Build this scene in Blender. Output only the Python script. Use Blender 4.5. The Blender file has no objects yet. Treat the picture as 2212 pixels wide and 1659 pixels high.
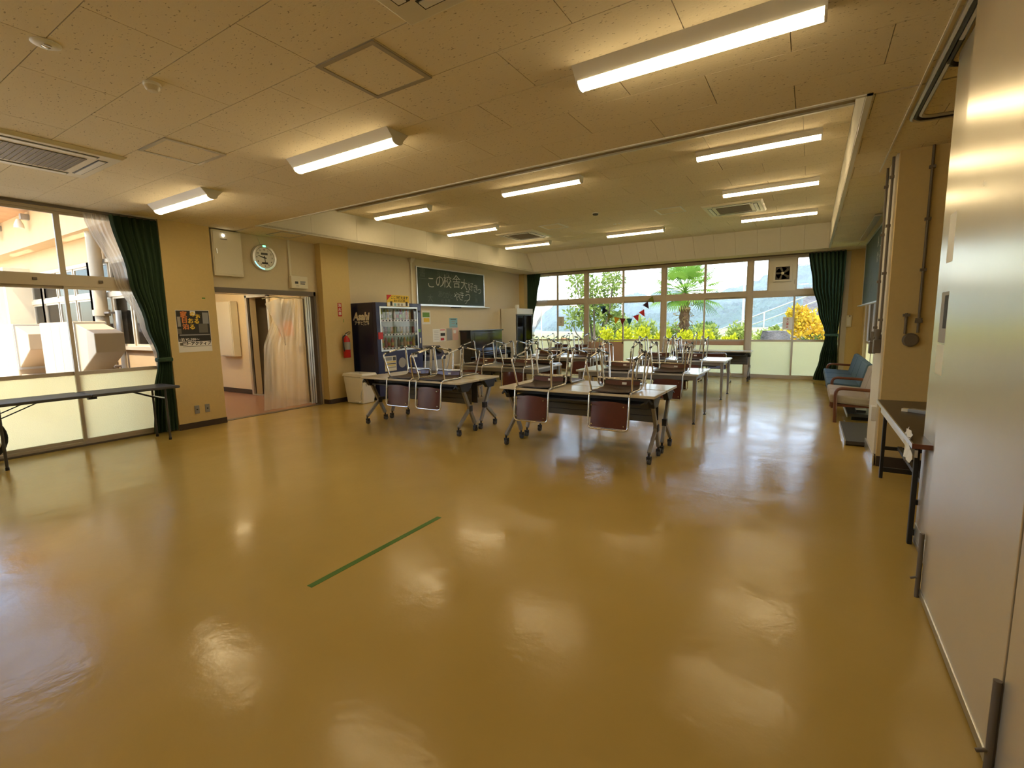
import bpy, bmesh, math, random
from mathutils import Vector, Matrix
PI = math.pi
R = random.Random(7)
S = bpy.context.scene
COL = S.collection

# ------------------------------------------------------------------ camera, sky, sun, exposure
F_PX = 1030.36
yaw, pitch, roll = (math.radians(a) for a in (-31.998, -7.2723, -0.9951))
CAM = Vector((0, 0, 1.43))
fw = Vector((math.sin(yaw)*math.cos(pitch), math.cos(yaw)*math.cos(pitch), math.sin(pitch)))
rt = Vector((math.cos(yaw), -math.sin(yaw), 0)); up = rt.cross(fw)
r2 = rt*math.cos(roll) + up*math.sin(roll); u2 = up*math.cos(roll) - rt*math.sin(roll)
cd = bpy.data.cameras.new('camera'); cam = bpy.data.objects.new('camera', cd); COL.objects.link(cam)
cam.matrix_world = Matrix(((r2.x, u2.x, -fw.x, CAM.x), (r2.y, u2.y, -fw.y, CAM.y), (r2.z, u2.z, -fw.z, CAM.z), (0, 0, 0, 1)))
cd.sensor_fit = 'HORIZONTAL'; cd.sensor_width = 36; cd.lens = F_PX/2212*36; cd.clip_start = 0.05; cd.clip_end = 2000
S.camera = cam

W = bpy.data.worlds.new('world'); S.world = W; W.use_nodes = True
wn = W.node_tree; wn.nodes.clear()
sky = wn.nodes.new('ShaderNodeTexSky'); sky.sky_type = 'NISHITA'; sky.sun_disc = False
sky.sun_elevation = math.radians(65); sky.sun_rotation = math.radians(168)
sky.air_density = 1.0; sky.dust_density = 1.0; sky.ozone_density = 1.0
bg = wn.nodes.new('ShaderNodeBackground'); bg.inputs['Strength'].default_value = SKY_STRENGTH = 0.68
wo = wn.nodes.new('ShaderNodeOutputWorld')
hs = wn.nodes.new('ShaderNodeHueSaturation'); hs.inputs['Saturation'].default_value = .95
wn.links.new(sky.outputs[0], hs.inputs['Color']); wn.links.new(hs.outputs[0], bg.inputs[0]); wn.links.new(bg.outputs[0], wo.inputs[0])

sd = bpy.data.lights.new('sun', 'SUN'); sd.energy = 5.6; sd.angle = math.radians(0.6); sd.color = (1.0, 0.93, 0.80)
sun = bpy.data.objects.new('sun', sd); COL.objects.link(sun)
sun.rotation_euler = Vector((-0.12, 0.40, -0.91)).to_track_quat('-Z', 'Y').to_euler()
LAMP_POWER = 17.0
LAMP_COLOR = (1.0, 0.77, 0.43)

cy = S.cycles; cy.max_bounces = 5; cy.diffuse_bounces = 3; cy.glossy_bounces = 3; cy.transmission_bounces = 4; cy.transparent_max_bounces = 10; cy.caustics_reflective = False; cy.caustics_refractive = False
cy.use_adaptive_sampling = True; cy.adaptive_threshold = 0.18; cy.sample_clamp_indirect = 6.0
vs = S.view_settings
vs.view_transform = 'Standard'; vs.look = 'None'; vs.exposure = 0.6; vs.gamma = 1.0; vs.use_curve_mapping = False

# ------------------------------------------------------------------ materials
MATS = {}
def mat(name, col=(.5, .5, .5), rough=.5, metal=0., spec=.5, noise=None, bump=None, coat=0., emit=None, sub=None):
    """noise=(scale, amount): grain in colour; bump=(scale, strength, distance)"""
    if name in MATS: return MATS[name]
    m = bpy.data.materials.new(name); m.use_nodes = True
    nt = m.node_tree; b = nt.nodes['Principled BSDF']
    b.inputs['Base Color'].default_value = (*col, 1); b.inputs['Roughness'].default_value = rough
    b.inputs['Metallic'].default_value = metal; b.inputs['Specular IOR Level'].default_value = spec
    if coat: b.inputs['Coat Weight'].default_value = coat; b.inputs['Coat Roughness'].default_value = .08
    if emit: b.inputs['Emission Color'].default_value = (*emit[0], 1); b.inputs['Emission Strength'].default_value = emit[1]
    tc = None
    if noise or bump:
        tc = nt.nodes.new('ShaderNodeTexCoord')
    if noise:
        n = nt.nodes.new('ShaderNodeTexNoise'); n.inputs['Scale'].default_value = noise[0]; n.inputs['Detail'].default_value = 4
        nt.links.new(tc.outputs['Object'], n.inputs['Vector'])
        r = nt.nodes.new('ShaderNodeMix'); r.data_type = 'RGBA'
        a = noise[1]
        r.inputs['A'].default_value = (*[max(0, c*(1-a)) for c in col], 1); r.inputs['B'].default_value = (*[min(1, c*(1+a)) for c in col], 1)
        nt.links.new(n.outputs['Fac'], r.inputs['Factor']); nt.links.new(r.outputs['Result'], b.inputs['Base Color'])
    if bump:
        n2 = nt.nodes.new('ShaderNodeTexNoise'); n2.inputs['Scale'].default_value = bump[0]; n2.inputs['Detail'].default_value = 3
        nt.links.new(tc.outputs['Object'], n2.inputs['Vector'])
        bn = nt.nodes.new('ShaderNodeBump'); bn.inputs['Strength'].default_value = bump[1]; bn.inputs['Distance'].default_value = bump[2]
        nt.links.new(n2.outputs['Fac'], bn.inputs['Height']); nt.links.new(bn.outputs['Normal'], b.inputs['Normal'])
    MATS[name] = m
    return m

def nodes_mat(name):
    m = bpy.data.materials.new(name); m.use_nodes = True; nt = m.node_tree; nt.nodes.clear()
    o = nt.nodes.new('ShaderNodeOutputMaterial'); MATS[name] = m
    return m, nt, o

def glass_mat(name, tint=(1, 1, 1), refl=.06):
    m, nt, o = nodes_mat(name)
    t = nt.nodes.new('ShaderNodeBsdfTransparent'); t.inputs[0].default_value = (*tint, 1)
    g = nt.nodes.new('ShaderNodeBsdfGlossy'); g.inputs['Roughness'].default_value = .02
    fr = nt.nodes.new('ShaderNodeFresnel'); fr.inputs['IOR'].default_value = 1.25
    mx = nt.nodes.new('ShaderNodeMixShader')
    nt.links.new(fr.outputs[0], mx.inputs[0]); nt.links.new(t.outputs[0], mx.inputs[1]); nt.links.new(g.outputs[0], mx.inputs[2])
    nt.links.new(mx.outputs[0], o.inputs[0]); return m

def frosted_mat(name, col=(.99, .89, .56), see=.20):
    """patterned glass: scatters most light, lets a little straight through"""
    m, nt, o = nodes_mat(name)
    t = nt.nodes.new('ShaderNodeBsdfTransparent'); t.inputs[0].default_value = (.95, .96, .93, 1)
    tr = nt.nodes.new('ShaderNodeBsdfTranslucent'); tr.inputs[0].default_value = (*col, 1)
    d = nt.nodes.new('ShaderNodeBsdfGlossy'); d.inputs['Roughness'].default_value = .25; d.inputs[0].default_value = (.9, .9, .9, 1)
    tc = nt.nodes.new('ShaderNodeTexCoord'); w = nt.nodes.new('ShaderNodeTexVoronoi'); w.inputs['Scale'].default_value = 90
    nt.links.new(tc.outputs['Object'], w.inputs['Vector'])
    bn = nt.nodes.new('ShaderNodeBump'); bn.inputs['Strength'].default_value = .5; bn.inputs['Distance'].default_value = .004
    nt.links.new(w.outputs['Distance'], bn.inputs['Height'])
    nt.links.new(bn.outputs[0], tr.inputs['Normal']); nt.links.new(bn.outputs[0], d.inputs['Normal'])
    m1 = nt.nodes.new('ShaderNodeMixShader'); m1.inputs[0].default_value = see
    nt.links.new(tr.outputs[0], m1.inputs[1]); nt.links.new(t.outputs[0], m1.inputs[2])
    m2 = nt.nodes.new('ShaderNodeMixShader'); m2.inputs[0].default_value = .06
    nt.links.new(m1.outputs[0], m2.inputs[1]); nt.links.new(d.outputs[0], m2.inputs[2])
    nt.links.new(m2.outputs[0], o.inputs[0]); return m

def sheer_mat(name, col, see, gloss=0.):
    m, nt, o = nodes_mat(name)
    t = nt.nodes.new('ShaderNodeBsdfTransparent')
    tr = nt.nodes.new('ShaderNodeBsdfTranslucent'); tr.inputs[0].default_value = (*col, 1)
    d = nt.nodes.new('ShaderNodeBsdfDiffuse'); d.inputs[0].default_value = (*col, 1)
    a = nt.nodes.new('ShaderNodeMixShader'); a.inputs[0].default_value = .5
    nt.links.new(tr.outputs[0], a.inputs[1]); nt.links.new(d.outputs[0], a.inputs[2])
    b = nt.nodes.new('ShaderNodeMixShader'); b.inputs[0].default_value = see
    nt.links.new(a.outputs[0], b.inputs[1]); nt.links.new(t.outputs[0], b.inputs[2]); last = b
    if gloss:
        g = nt.nodes.new('ShaderNodeBsdfGlossy'); g.inputs['Roughness'].default_value = .2
        c = nt.nodes.new('ShaderNodeMixShader'); c.inputs[0].default_value = gloss
        nt.links.new(b.outputs[0], c.inputs[1]); nt.links.new(g.outputs[0], c.inputs[2]); last = c
    nt.links.new(last.outputs[0], o.inputs[0]); return m

def leaf_mat(name, col, var=.35, trans=.45, col2=None):
    m, nt, o = nodes_mat(name)
    oi = nt.nodes.new('ShaderNodeTexCoord'); n = nt.nodes.new('ShaderNodeTexNoise'); n.inputs['Scale'].default_value = 3.5
    nt.links.new(oi.outputs['Object'], n.inputs['Vector'])
    mx = nt.nodes.new('ShaderNodeMix'); mx.data_type = 'RGBA'
    mx.inputs['A'].default_value = (*[c*(1-var) for c in col], 1); mx.inputs['B'].default_value = (*[min(1, c*(1+var)) for c in col], 1)
    if col2: mx.inputs['B'].default_value = (*col2, 1); n.inputs['Scale'].default_value = 2.2; n.inputs['Detail'].default_value = 6
    nt.links.new(n.outputs['Fac'], mx.inputs['Factor'])
    d = nt.nodes.new('ShaderNodeBsdfDiffuse'); t = nt.nodes.new('ShaderNodeBsdfTranslucent')
    nt.links.new(mx.outputs['Result'], d.inputs[0]); nt.links.new(mx.outputs['Result'], t.inputs[0])
    s = nt.nodes.new('ShaderNodeMixShader'); s.inputs[0].default_value = trans
    nt.links.new(d.outputs[0], s.inputs[1]); nt.links.new(t.outputs[0], s.inputs[2]); nt.links.new(s.outputs[0], o.inputs[0])
    return m

def tile_mat():
    """rock-wool ceiling board: pale, with short worm holes"""
    m = bpy.data.materials.new('ceiling_board'); m.use_nodes = True; MATS['ceiling_board'] = m
    nt = m.node_tree; b = nt.nodes['Principled BSDF']; b.inputs['Roughness'].default_value = .95; b.inputs['Specular IOR Level'].default_value = .1
    g = nt.nodes.new('ShaderNodeNewGeometry'); mp = nt.nodes.new('ShaderNodeMapping'); mp.inputs['Scale'].default_value = (42, 85, 60)
    nt.links.new(g.outputs['Position'], mp.inputs[0])
    n = nt.nodes.new('ShaderNodeTexNoise'); n.inputs['Scale'].default_value = 1.0; n.inputs['Detail'].default_value = 2.5
    nt.links.new(mp.outputs[0], n.inputs['Vector'])
    cr = nt.nodes.new('ShaderNodeValToRGB'); cr.color_ramp.elements[0].position = .655; cr.color_ramp.elements[1].position = .70
    cr.color_ramp.elements[0].color = (.86, .76, .56, 1); cr.color_ramp.elements[1].color = (.46, .38, .25, 1)
    nt.links.new(n.outputs['Fac'], cr.inputs[0]); nt.links.new(cr.outputs[0], b.inputs['Base Color'])
    inv = nt.nodes.new('ShaderNodeMath'); inv.operation = 'SUBTRACT'; inv.inputs[0].default_value = 1
    nt.links.new(n.outputs['Fac'], inv.inputs[1])
    bn = nt.nodes.new('ShaderNodeBump'); bn.inputs['Strength'].default_value = .25; bn.inputs['Distance'].default_value = .004
    nt.links.new(inv.outputs[0], bn.inputs['Height']); nt.links.new(bn.outputs[0], b.inputs['Normal'])
    return m

def floor_mat():
    m = bpy.data.materials.new('vinyl_floor'); m.use_nodes = True; MATS['vinyl_floor'] = m
    nt = m.node_tree; b = nt.nodes['Principled BSDF']; b.inputs['Specular IOR Level'].default_value = .32
    g = nt.nodes.new('ShaderNodeNewGeometry')
    n = nt.nodes.new('ShaderNodeTexNoise'); n.inputs['Scale'].default_value = 1.1; n.inputs['Detail'].default_value = 5
    nt.links.new(g.outputs['Position'], n.inputs['Vector'])
    mx = nt.nodes.new('ShaderNodeMix'); mx.data_type = 'RGBA'
    mx.inputs['A'].default_value = (.46, .315, .085, 1); mx.inputs['B'].default_value = (.54, .385, .120, 1)
    nt.links.new(n.outputs['Fac'], mx.inputs['Factor']); nt.links.new(mx.outputs['Result'], b.inputs['Base Color'])
    n1 = nt.nodes.new('ShaderNodeTexNoise'); n1.inputs['Scale'].default_value = 2.2; n1.inputs['Detail'].default_value = 3
    nt.links.new(g.outputs['Position'], n1.inputs['Vector'])
    mr = nt.nodes.new('ShaderNodeMapRange'); mr.inputs[1].default_value = .35; mr.inputs[2].default_value = .7; mr.inputs[3].default_value = .135; mr.inputs[4].default_value = .255
    nt.links.new(n1.outputs['Fac'], mr.inputs[0]); nt.links.new(mr.outputs[0], b.inputs['Roughness'])
    n2 = nt.nodes.new('ShaderNodeTexNoise'); n2.inputs['Scale'].default_value = 7; n2.inputs['Detail'].default_value = 4; n2.inputs['Roughness'].default_value = .6
    nt.links.new(g.outputs['Position'], n2.inputs['Vector'])
    bn = nt.nodes.new('ShaderNodeBump'); bn.inputs['Strength'].default_value = .11; bn.inputs['Distance'].default_value = .02
    nt.links.new(n2.outputs['Fac'], bn.inputs['Height']); nt.links.new(bn.outputs[0], b.inputs['Normal'])
    return m

tile_mat(); floor_mat()
glass_mat('glass'); frosted_mat('frosted'); sheer_mat('lace', (.86, .80, .70), .30); sheer_mat('vinyl_sheet', (.80, .77, .70), .42, .08)
sheer_mat('clear_bag', (.75, .78, .80), .55, .15)
mat('wall_cream', (.70, .60, .42), .8, noise=(30, .04)); mat('wall_ochre', (.66, .50, .22), .75, noise=(30, .05))
mat('wall_pale', (.78, .73, .62), .8, noise=(25, .03)); mat('joint', (.34, .28, .19), .9); mat('soffit', (.42, .37, .28), .9)
mat('skirting', (.05, .035, .028), .5); mat('alu', (.62, .60, .55), .35, .75); mat('alu_bright', (.75, .75, .73), .28, .8)
mat('frame_beige', (.60, .52, .40), .45); mat('frame_dark', (.16, .13, .10), .5, .2)
mat('white_plastic', (.82, .80, .74), .4); mat('ivory', (.76, .70, .55), .4); mat('black', (.012, .012, .013), .45); mat('black_gloss', (.010, .010, .011), .12, coat=.5)
mat('dark_grey', (.06, .06, .062), .5); mat('mid_grey', (.30, .30, .30), .45); mat('chrome', (.74, .72, .68), .16, 1.); mat('steel', (.52, .52, .50), .3, .9)
mat('seat_ply', (.10, .019, .011), .33, coat=.35, noise=(18, .22)); mat('seat_under', (.055, .030, .018), .55, noise=(20, .2))
mat('leg_grey', (.33, .32, .30), .4, .5); mat('laminate', (.68, .60, .44), .28, coat=.3); mat('white_top', (.70, .71, .70), .16, coat=.4)
mat('panel_grey', (.14, .125, .095), .45); mat('green_curtain', (.028, .064, .032), .85, noise=(60, .25), bump=(240, .25, .003))
mat('tape_green', (.06, .17, .012), .5); mat('paper', (.84, .82, .76), .7); mat('ink', (.03, .03, .03), .7); mat('ink_red', (.55, .03, .03), .6)
mat('ink_grey', (.35, .33, .30), .7)
mat('orange_pr', (.75, .24, .06), .6); mat('yellow_pr', (.80, .55, .05), .6); mat('green_pr', (.13, .30, .05), .6); mat('blue_pr', (.25, .48, .55), .6); mat('pink_pr', (.75, .50, .42), .6)
mat('chalkboard', (.030, .052, .036), .6, noise=(4, .35)); mat('chalk', (.52, .52, .48), .9); mat('chalk_dim', (.12, .15, .12), .9)
mat('navy', (.010, .014, .062), .32, coat=.25); mat('navy_front', (.014, .018, .085), .3, coat=.3); mat('red_paint', (.50, .012, .012), .3, coat=.4)
mat('vend_inside', (.42, .50, .46), .5); mat('sofa_blue', (.075, .135, .175), .8, noise=(90, .15)); mat('sofa_beige', (.42, .35, .27), .85, noise=(90, .12))
mat('wood_red', (.17, .055, .028), .35, coat=.3); mat('table_brown', (.055, .036, .022), .35, noise=(14, .2)); mat('partition', (.72, .64, .51), .25, .55, noise=(3, .04), bump=(45, .05, .002))
mat('corridor_floor', (.30, .155, .10), .35); mat('tube_lens', (1, 1, 1), .3, emit=(LAMP_COLOR, LAMP_POWER))
mat('concrete', (.60, .53, .42), .9, noise=(6, .12)); mat('court_ivory', (.40, .32, .20), .5); mat('court_plaster', (.62, .43, .22), .9, noise=(4, .08)); mat('corridor_wall', (.82, .68, .44), .8, noise=(25, .03)); mat('court_frame', (.62, .52, .36), .4); mat('bounce_slab', (.66, .58, .38), .9, noise=(2, .1)); mat('soffit_wood', (.55, .30, .13), .8, noise=(5, .25)); mat('ac_white', (.40, .30, .18), .5); mat('ac_grey', (.40, .38, .33), .6)
mat('grass', (.22, .27, .05), .9, noise=(1.2, .4)); mat('field', (.20, .19, .07), .95, noise=(.05, .25)); mat('asphalt', (.24, .22, .18), .9, noise=(.3, .1)); mat('rock', (.085, .085, .085), .85, noise=(5, .4), bump=(9, .7, .08))
mat('hill', (.036, .072, .050), .95, noise=(.16, .85), bump=(.12, 1., 4.)); mat('sea', (.10, .25, .33), .6, spec=.2); mat('bark', (.13, .10, .07), .9, noise=(9, .4), bump=(14, .8, .03)); mat('palm_fibre', (.16, .085, .045), .95, noise=(16, .5), bump=(22, .9, .04))
mat('terracotta', (.55, .22, .10), .8); mat('pink_wall', (.58, .36, .25), .8, noise=(3, .08)); mat('stone_wall', (.17, .165, .16), .9, noise=(3, .4), bump=(5, .8, .08)); mat('tyre', (.012, .012, .012), .7)
mat('led_green', (.1, .8, .2), .4, emit=((.1, 1, .25), 4)); mat('led_blue', (.2, .7, .8), .4, emit=((.15, .8, 1), 3)); mat('led_white', (1, 1, 1), .4, emit=((1, 1, .9), 6))
leaf_mat('leaf_bush', (.52, .54, .030)); leaf_mat('leaf_olive', (.30, .36, .085)); leaf_mat('leaf_tree', (.20, .26, .065)); leaf_mat('leaf_palm', (.17, .30, .045)); leaf_mat('leaf_orange', (.88, .36, .03), .1, .45, (.42, .50, .06)); leaf_mat('leaf_dark', (.10, .17, .05)); leaf_mat('leaf_dry', (.34, .24, .12))
for nm, c in (('flag_navy', (.02, .03, .07)), ('flag_teal', (.03, .20, .22)), ('flag_blue', (.05, .22, .34)), ('flag_olive', (.22, .24, .03)), ('flag_yellow', (.75, .42, .03)), ('flag_maroon', (.22, .02, .03)), ('flag_red', (.70, .04, .06)), ('flag_plum', (.07, .02, .05))):
    mat(nm, c, .8)

# ------------------------------------------------------------------ mesh helpers
class MB:
    def __init__(s): s.v = []; s.f = []
    def add(s, vs, fs):
        n = len(s.v); s.v += [tuple(v) for v in vs]; s.f += [tuple(i+n for i in f) for f in fs]; return s
    def box(s, x0, x1, y0, y1, z0, z1):
        x0, x1 = sorted((x0, x1)); y0, y1 = sorted((y0, y1)); z0, z1 = sorted((z0, z1))
        return s.add([(x0, y0, z0), (x1, y0, z0), (x1, y1, z0), (x0, y1, z0), (x0, y0, z1), (x1, y0, z1), (x1, y1, z1), (x0, y1, z1)],
                     [(0, 3, 2, 1), (4, 5, 6, 7), (0, 1, 5, 4), (1, 2, 6, 5), (2, 3, 7, 6), (3, 0, 4, 7)])
    def hexa(s, p):   # 8 corners in box order
        return s.add(p, [(0, 3, 2, 1), (4, 5, 6, 7), (0, 1, 5, 4), (1, 2, 6, 5), (2, 3, 7, 6), (3, 0, 4, 7)])
    def prism(s, pts, d, axis='x', a0=0., a1=1.):
        """pts: 2-D outline; extruded along axis from a0 to a1. x: (y,z) y: (x,z) z: (x,y)"""
        def P(p, a): return {'x': (a, p[0], p[1]), 'y': (p[0], a, p[1]), 'z': (p[0], p[1], a)}[axis]
        n = len(pts)
        return s.add([P(p, a0) for p in pts] + [P(p, a1) for p in pts],
                     [tuple(range(n))[::-1], tuple(range(n, 2*n))] + [(i, (i+1) % n, n+(i+1) % n, n+i) for i in range(n)])
    def tube(s, pts, r, n=8, cap=True, r1=None):
        pts = [Vector(p) for p in pts]; m = len(pts)
        T = []
        for i in range(m):
            t = (pts[min(i+1, m-1)] - pts[max(i-1, 0)]); T.append(t.normalized() if t.length > 1e-9 else Vector((0, 0, 1)))
        u = T[0].orthogonal().normalized(); vs = []
        for i in range(m):
            u = (u - T[i]*u.dot(T[i]));
            u = u.normalized() if u.length > 1e-6 else T[i].orthogonal().normalized()
            w = T[i].cross(u); rr = r if r1 is None else r + (r1-r)*i/max(1, m-1)
            for k in range(n):
                a = 2*PI*k/n; vs.append(pts[i] + (u*math.cos(a) + w*math.sin(a))*rr)
        fs = [(i*n+k, i*n+(k+1) % n, (i+1)*n+(k+1) % n, (i+1)*n+k) for i in range(m-1) for k in range(n)]
        if cap: fs += [tuple(range(n))[::-1], tuple(range((m-1)*n, m*n))]
        return s.add(vs, fs)
    def cyl(s, a, b, r, n=16, r1=None): return s.tube([a, b], r, n, True, r1)
    def lathe(s, prof, c=(0, 0, 0), n=20, axis='z'):
        vs = []; m = len(prof)
        for r, h in prof:
            for k in range(n):
                a = 2*PI*k/n; p = (r*math.cos(a), r*math.sin(a), h)
                if axis == 'x': p = (p[2], p[0], p[1])
                if axis == 'y': p = (p[1], p[2], p[0])
                vs.append((p[0]+c[0], p[1]+c[1], p[2]+c[2]))
        fs = [(i*n+k, i*n+(k+1) % n, (i+1)*n+(k+1) % n, (i+1)*n+k) for i in range(m-1) for k in range(n)]
        fs += [tuple(range(n))[::-1], tuple(range((m-1)*n, m*n))]
        return s.add(vs, fs)
    def grid(s, rows):   # rows: list of equal-length point lists
        m = len(rows); n = len(rows[0])
        return s.add([p for r in rows for p in r], [(i*n+k, i*n+k+1, (i+1)*n+k+1, (i+1)*n+k) for i in range(m-1) for k in range(n-1)])
    def plate(s, rows, t):   # thick sheet following a grid of points; t = offset vector
        m = len(rows); n = len(rows[0]); t = Vector(t)
        A = [Vector(p) for r in rows for p in r]; B = [p+t for p in A]; N = m*n
        fs = [(i*n+k, i*n+k+1, (i+1)*n+k+1, (i+1)*n+k) for i in range(m-1) for k in range(n-1)]
        fs += [tuple(N+j for j in f[::-1]) for f in fs]
        for i in range(m-1): fs += [(i*n, (i+1)*n, N+(i+1)*n, N+i*n), ((i+1)*n+n-1, i*n+n-1, N+i*n+n-1, N+(i+1)*n+n-1)]
        for k in range(n-1): fs += [(k+1, k, N+k, N+k+1), ((m-1)*n+k, (m-1)*n+k+1, N+(m-1)*n+k+1, N+(m-1)*n+k)]
        return s.add(A + B, fs)

def fillet(pts, r, seg=5):
    pts = [Vector(p) for p in pts]; out = [pts[0]]
    for i in range(1, len(pts)-1):
        p, a, b = pts[i], pts[i-1], pts[i+1]
        d0 = (a-p); d1 = (b-p); rr = min(r, d0.length*.49, d1.length*.49)
        s0 = p + d0.normalized()*rr; s1 = p + d1.normalized()*rr
        for k in range(seg+1):
            t = k/seg; out.append(s0*(1-t)**2 + p*2*t*(1-t) + s1*t*t)
    out.append(pts[-1]); return out

def world_loc(o):
    v = Vector((0, 0, 0))
    while o is not None: v += o.location; o = o.parent
    return v

def finish(me, m, smooth):
    me.materials.append(MATS[m] if isinstance(m, str) else m)
    bm = bmesh.new(); bm.from_mesh(me); bmesh.ops.recalc_face_normals(bm, faces=bm.faces); bm.to_mesh(me); bm.free()
    if smooth is not None:
        me.polygons.foreach_set('use_smooth', [True]*len(me.polygons))
        try: me.set_sharp_from_angle(angle=math.radians(smooth))
        except Exception: pass

def obj(name, mb, m, parent=None, smooth=None, bevel=0., local=False, label=None, recalc=True):
    """one mesh object. world coordinates unless local; a top-level mesh gets its origin at its base centre"""
    me = bpy.data.meshes.new(name); off = Vector((0, 0, 0)); loc = Vector((0, 0, 0))
    if parent is not None and not local: off = world_loc(parent)
    if parent is None and mb.v:
        xs, ys, zs = zip(*mb.v); off = Vector(((min(xs)+max(xs))/2, (min(ys)+max(ys))/2, min(zs))); loc = off
    me.from_pydata([(v[0]-off.x, v[1]-off.y, v[2]-off.z) for v in mb.v], [], mb.f)
    if recalc: finish(me, m, smooth)
    else: me.materials.append(MATS[m] if isinstance(m, str) else m)
    o = bpy.data.objects.new(name, me); COL.objects.link(o); o.location = loc
    if parent is not None: o.parent = parent
    if bevel:
        b = o.modifiers.new('bevel', 'BEVEL'); b.width = bevel; b.segments = 2; b.limit_method = 'ANGLE'; b.angle_limit = math.radians(40)
    if label: o['label'] = label
    return o

def tag(o, label, cat, group=None):
    o['label'] = label; o['category'] = cat
    if group: o['group'] = group
    return o
def thing(name, label, cat, loc=(0, 0, 0), rotz=0., group=None):
    o = bpy.data.objects.new(name, None); COL.objects.link(o); o.empty_display_size = .1
    o.location = loc; o.rotation_euler = (0, 0, rotz); return tag(o, label, cat, group)
def struct(name, mb, m, parent=None, smooth=None, bevel=0.):
    o = obj(name, mb, m, parent, smooth, bevel)
    if parent is None: o['kind'] = 'structure'
    return o
def dup(root, loc=None, rotz=None, label=None, group=None):
    r = root.copy(); COL.objects.link(r)
    if loc is not None: r.location = loc
    if rotz is not None: r.rotation_euler = (0, 0, rotz)
    if label: r['label'] = label
    if group: r['group'] = group
    for ch in list(root.children):
        c = ch.copy(); COL.objects.link(c); c.parent = r
        for g in list(ch.children):
            d = g.copy(); COL.objects.link(d); d.parent = c
    return r
def share(src, loc, parent=None):
    c = src.copy(); COL.objects.link(c); c.location = loc; c.parent = parent; return c

def text_mb(txt, size, m4, jitter=0., thick=.0006):
    """lettering as mesh; m4 places the text plane (x right, y up, z out of the surface)"""
    cu = bpy.data.curves.new('t', 'FONT'); cu.body = txt; cu.size = size; cu.align_x = 'CENTER'; cu.align_y = 'CENTER'; cu.resolution_u = 2
    if thick: cu.extrude = thick
    if jitter: cu.offset = jitter
    to = bpy.data.objects.new('t', cu); COL.objects.link(to)
    bpy.context.view_layer.update()
    me = bpy.data.meshes.new_from_object(to.evaluated_get(bpy.context.evaluated_depsgraph_get()))
    mb = MB(); mb.v = [tuple(m4 @ v.co) for v in me.vertices]; mb.f = [tuple(p.vertices) for p in me.polygons]
    bpy.data.objects.remove(to); bpy.data.curves.remove(cu); bpy.data.meshes.remove(me)
    return mb
def plane(origin, xdir, ydir, shear=0.):
    x = Vector(xdir).normalized(); y = Vector(ydir).normalized(); z = x.cross(y); y = y + x*shear
    return Matrix(((x.x, y.x, z.x, origin[0]), (x.y, y.y, z.y, origin[1]), (x.z, y.z, z.z, origin[2]), (0, 0, 0, 1)))
def on_left_wall(x, y, z, shear=0.): return plane((x, y, z), (0, 1, 0), (0, 0, 1), shear)      # wall facing +X: text runs along +Y

# ================================================================== THE SETTING
ZC = 2.895; ZF = 3.36; XL = -7.62; YW = 13.02; XR = .95
CX0, CX1, CY0, CY1 = -6.93, .235, 4.15, 12.38          # the raised part of the ceiling
struct('floor', MB().box(XL-.02, 1.75, -3.1, YW+.12, -.12, 0), 'vinyl_floor')
struct('floor_corridor', MB().box(-14.2, XL-.021, 2.6, 9, -.12, -.004), 'corridor_floor')

# walls
w = MB()
w.box(XL-.17, XL, -3.1, -2.2, 0, ZC+.05); w.box(XL-.17, XL, -2.2, 3.12, ZC-.035, ZC+.05)
w.box(XL-.17, XL, 3.12, 3.76, 0, ZC+.05); w.box(XL-.17, XL, 3.76, 5.53, 2.045, ZC+.05); w.box(XL-.17, XL, 5.53, YW+.17, 0, ZC+.05)
w.box(XL-.17, XL-.05, -3.1, YW+.06, ZC+.05, ZF+.12)
struct('wall_left', w, 'wall_cream')
struct('wall_left_pillar', MB().box(XL, -7.5, 3.12, 3.765, 0, ZC), 'wall_ochre')
struct('wall_left_pillar', MB().box(XL, -7.47, 5.60, 6.20, 0, ZC), 'wall_ochre')
struct('wall_left_pillar', MB().box(XL, -7.45, 12.70, YW, 0, ZC), 'wall_ochre')
w = MB(); w.box(XL, -7.45, YW, YW+.17, 0, ZC+.05); w.box(.57, 1.75, YW, YW+.17, 0, ZC+.05); w.box(-7.45, .57, YW, YW+.17, ZC-.03, ZC+.05)
w.box(XL-.17, 1.75, YW+.06, YW+.17, ZC+.05, ZF+.12)
struct('wall_far', w, 'wall_ochre')
w = MB(); w.box(XR, XR+.17, 6.45, 7.0, 0, ZC+.05); w.box(XR, XR+.17, 12.62, YW, 0, ZC+.05); w.box(XR, XR+.17, 7.0, 12.62, 2.86, ZC+.05)
w.box(1.60, 1.75, 6.45, YW+.06, ZC+.05, ZF+.12)
struct('wall_right', w, 'wall_ochre')
struct('wall_right_pillar', MB().box(.60, 1.75, 5.65, 6.45, 0, ZC), 'wall_ochre')
struct('wall_right_pillar_facing', MB().box(.585, .60, 5.72, 6.40, .10, ZC), 'wall_pale')
struct('wall_alcove', MB().box(1.75, 1.9, -3.1, 6.45, 0, ZF+.12), 'wall_ochre')
struct('wall_back', MB().box(XL-.17, 1.9, -3.25, -3.1, 0, ZF+.12), 'wall_cream')
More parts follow.
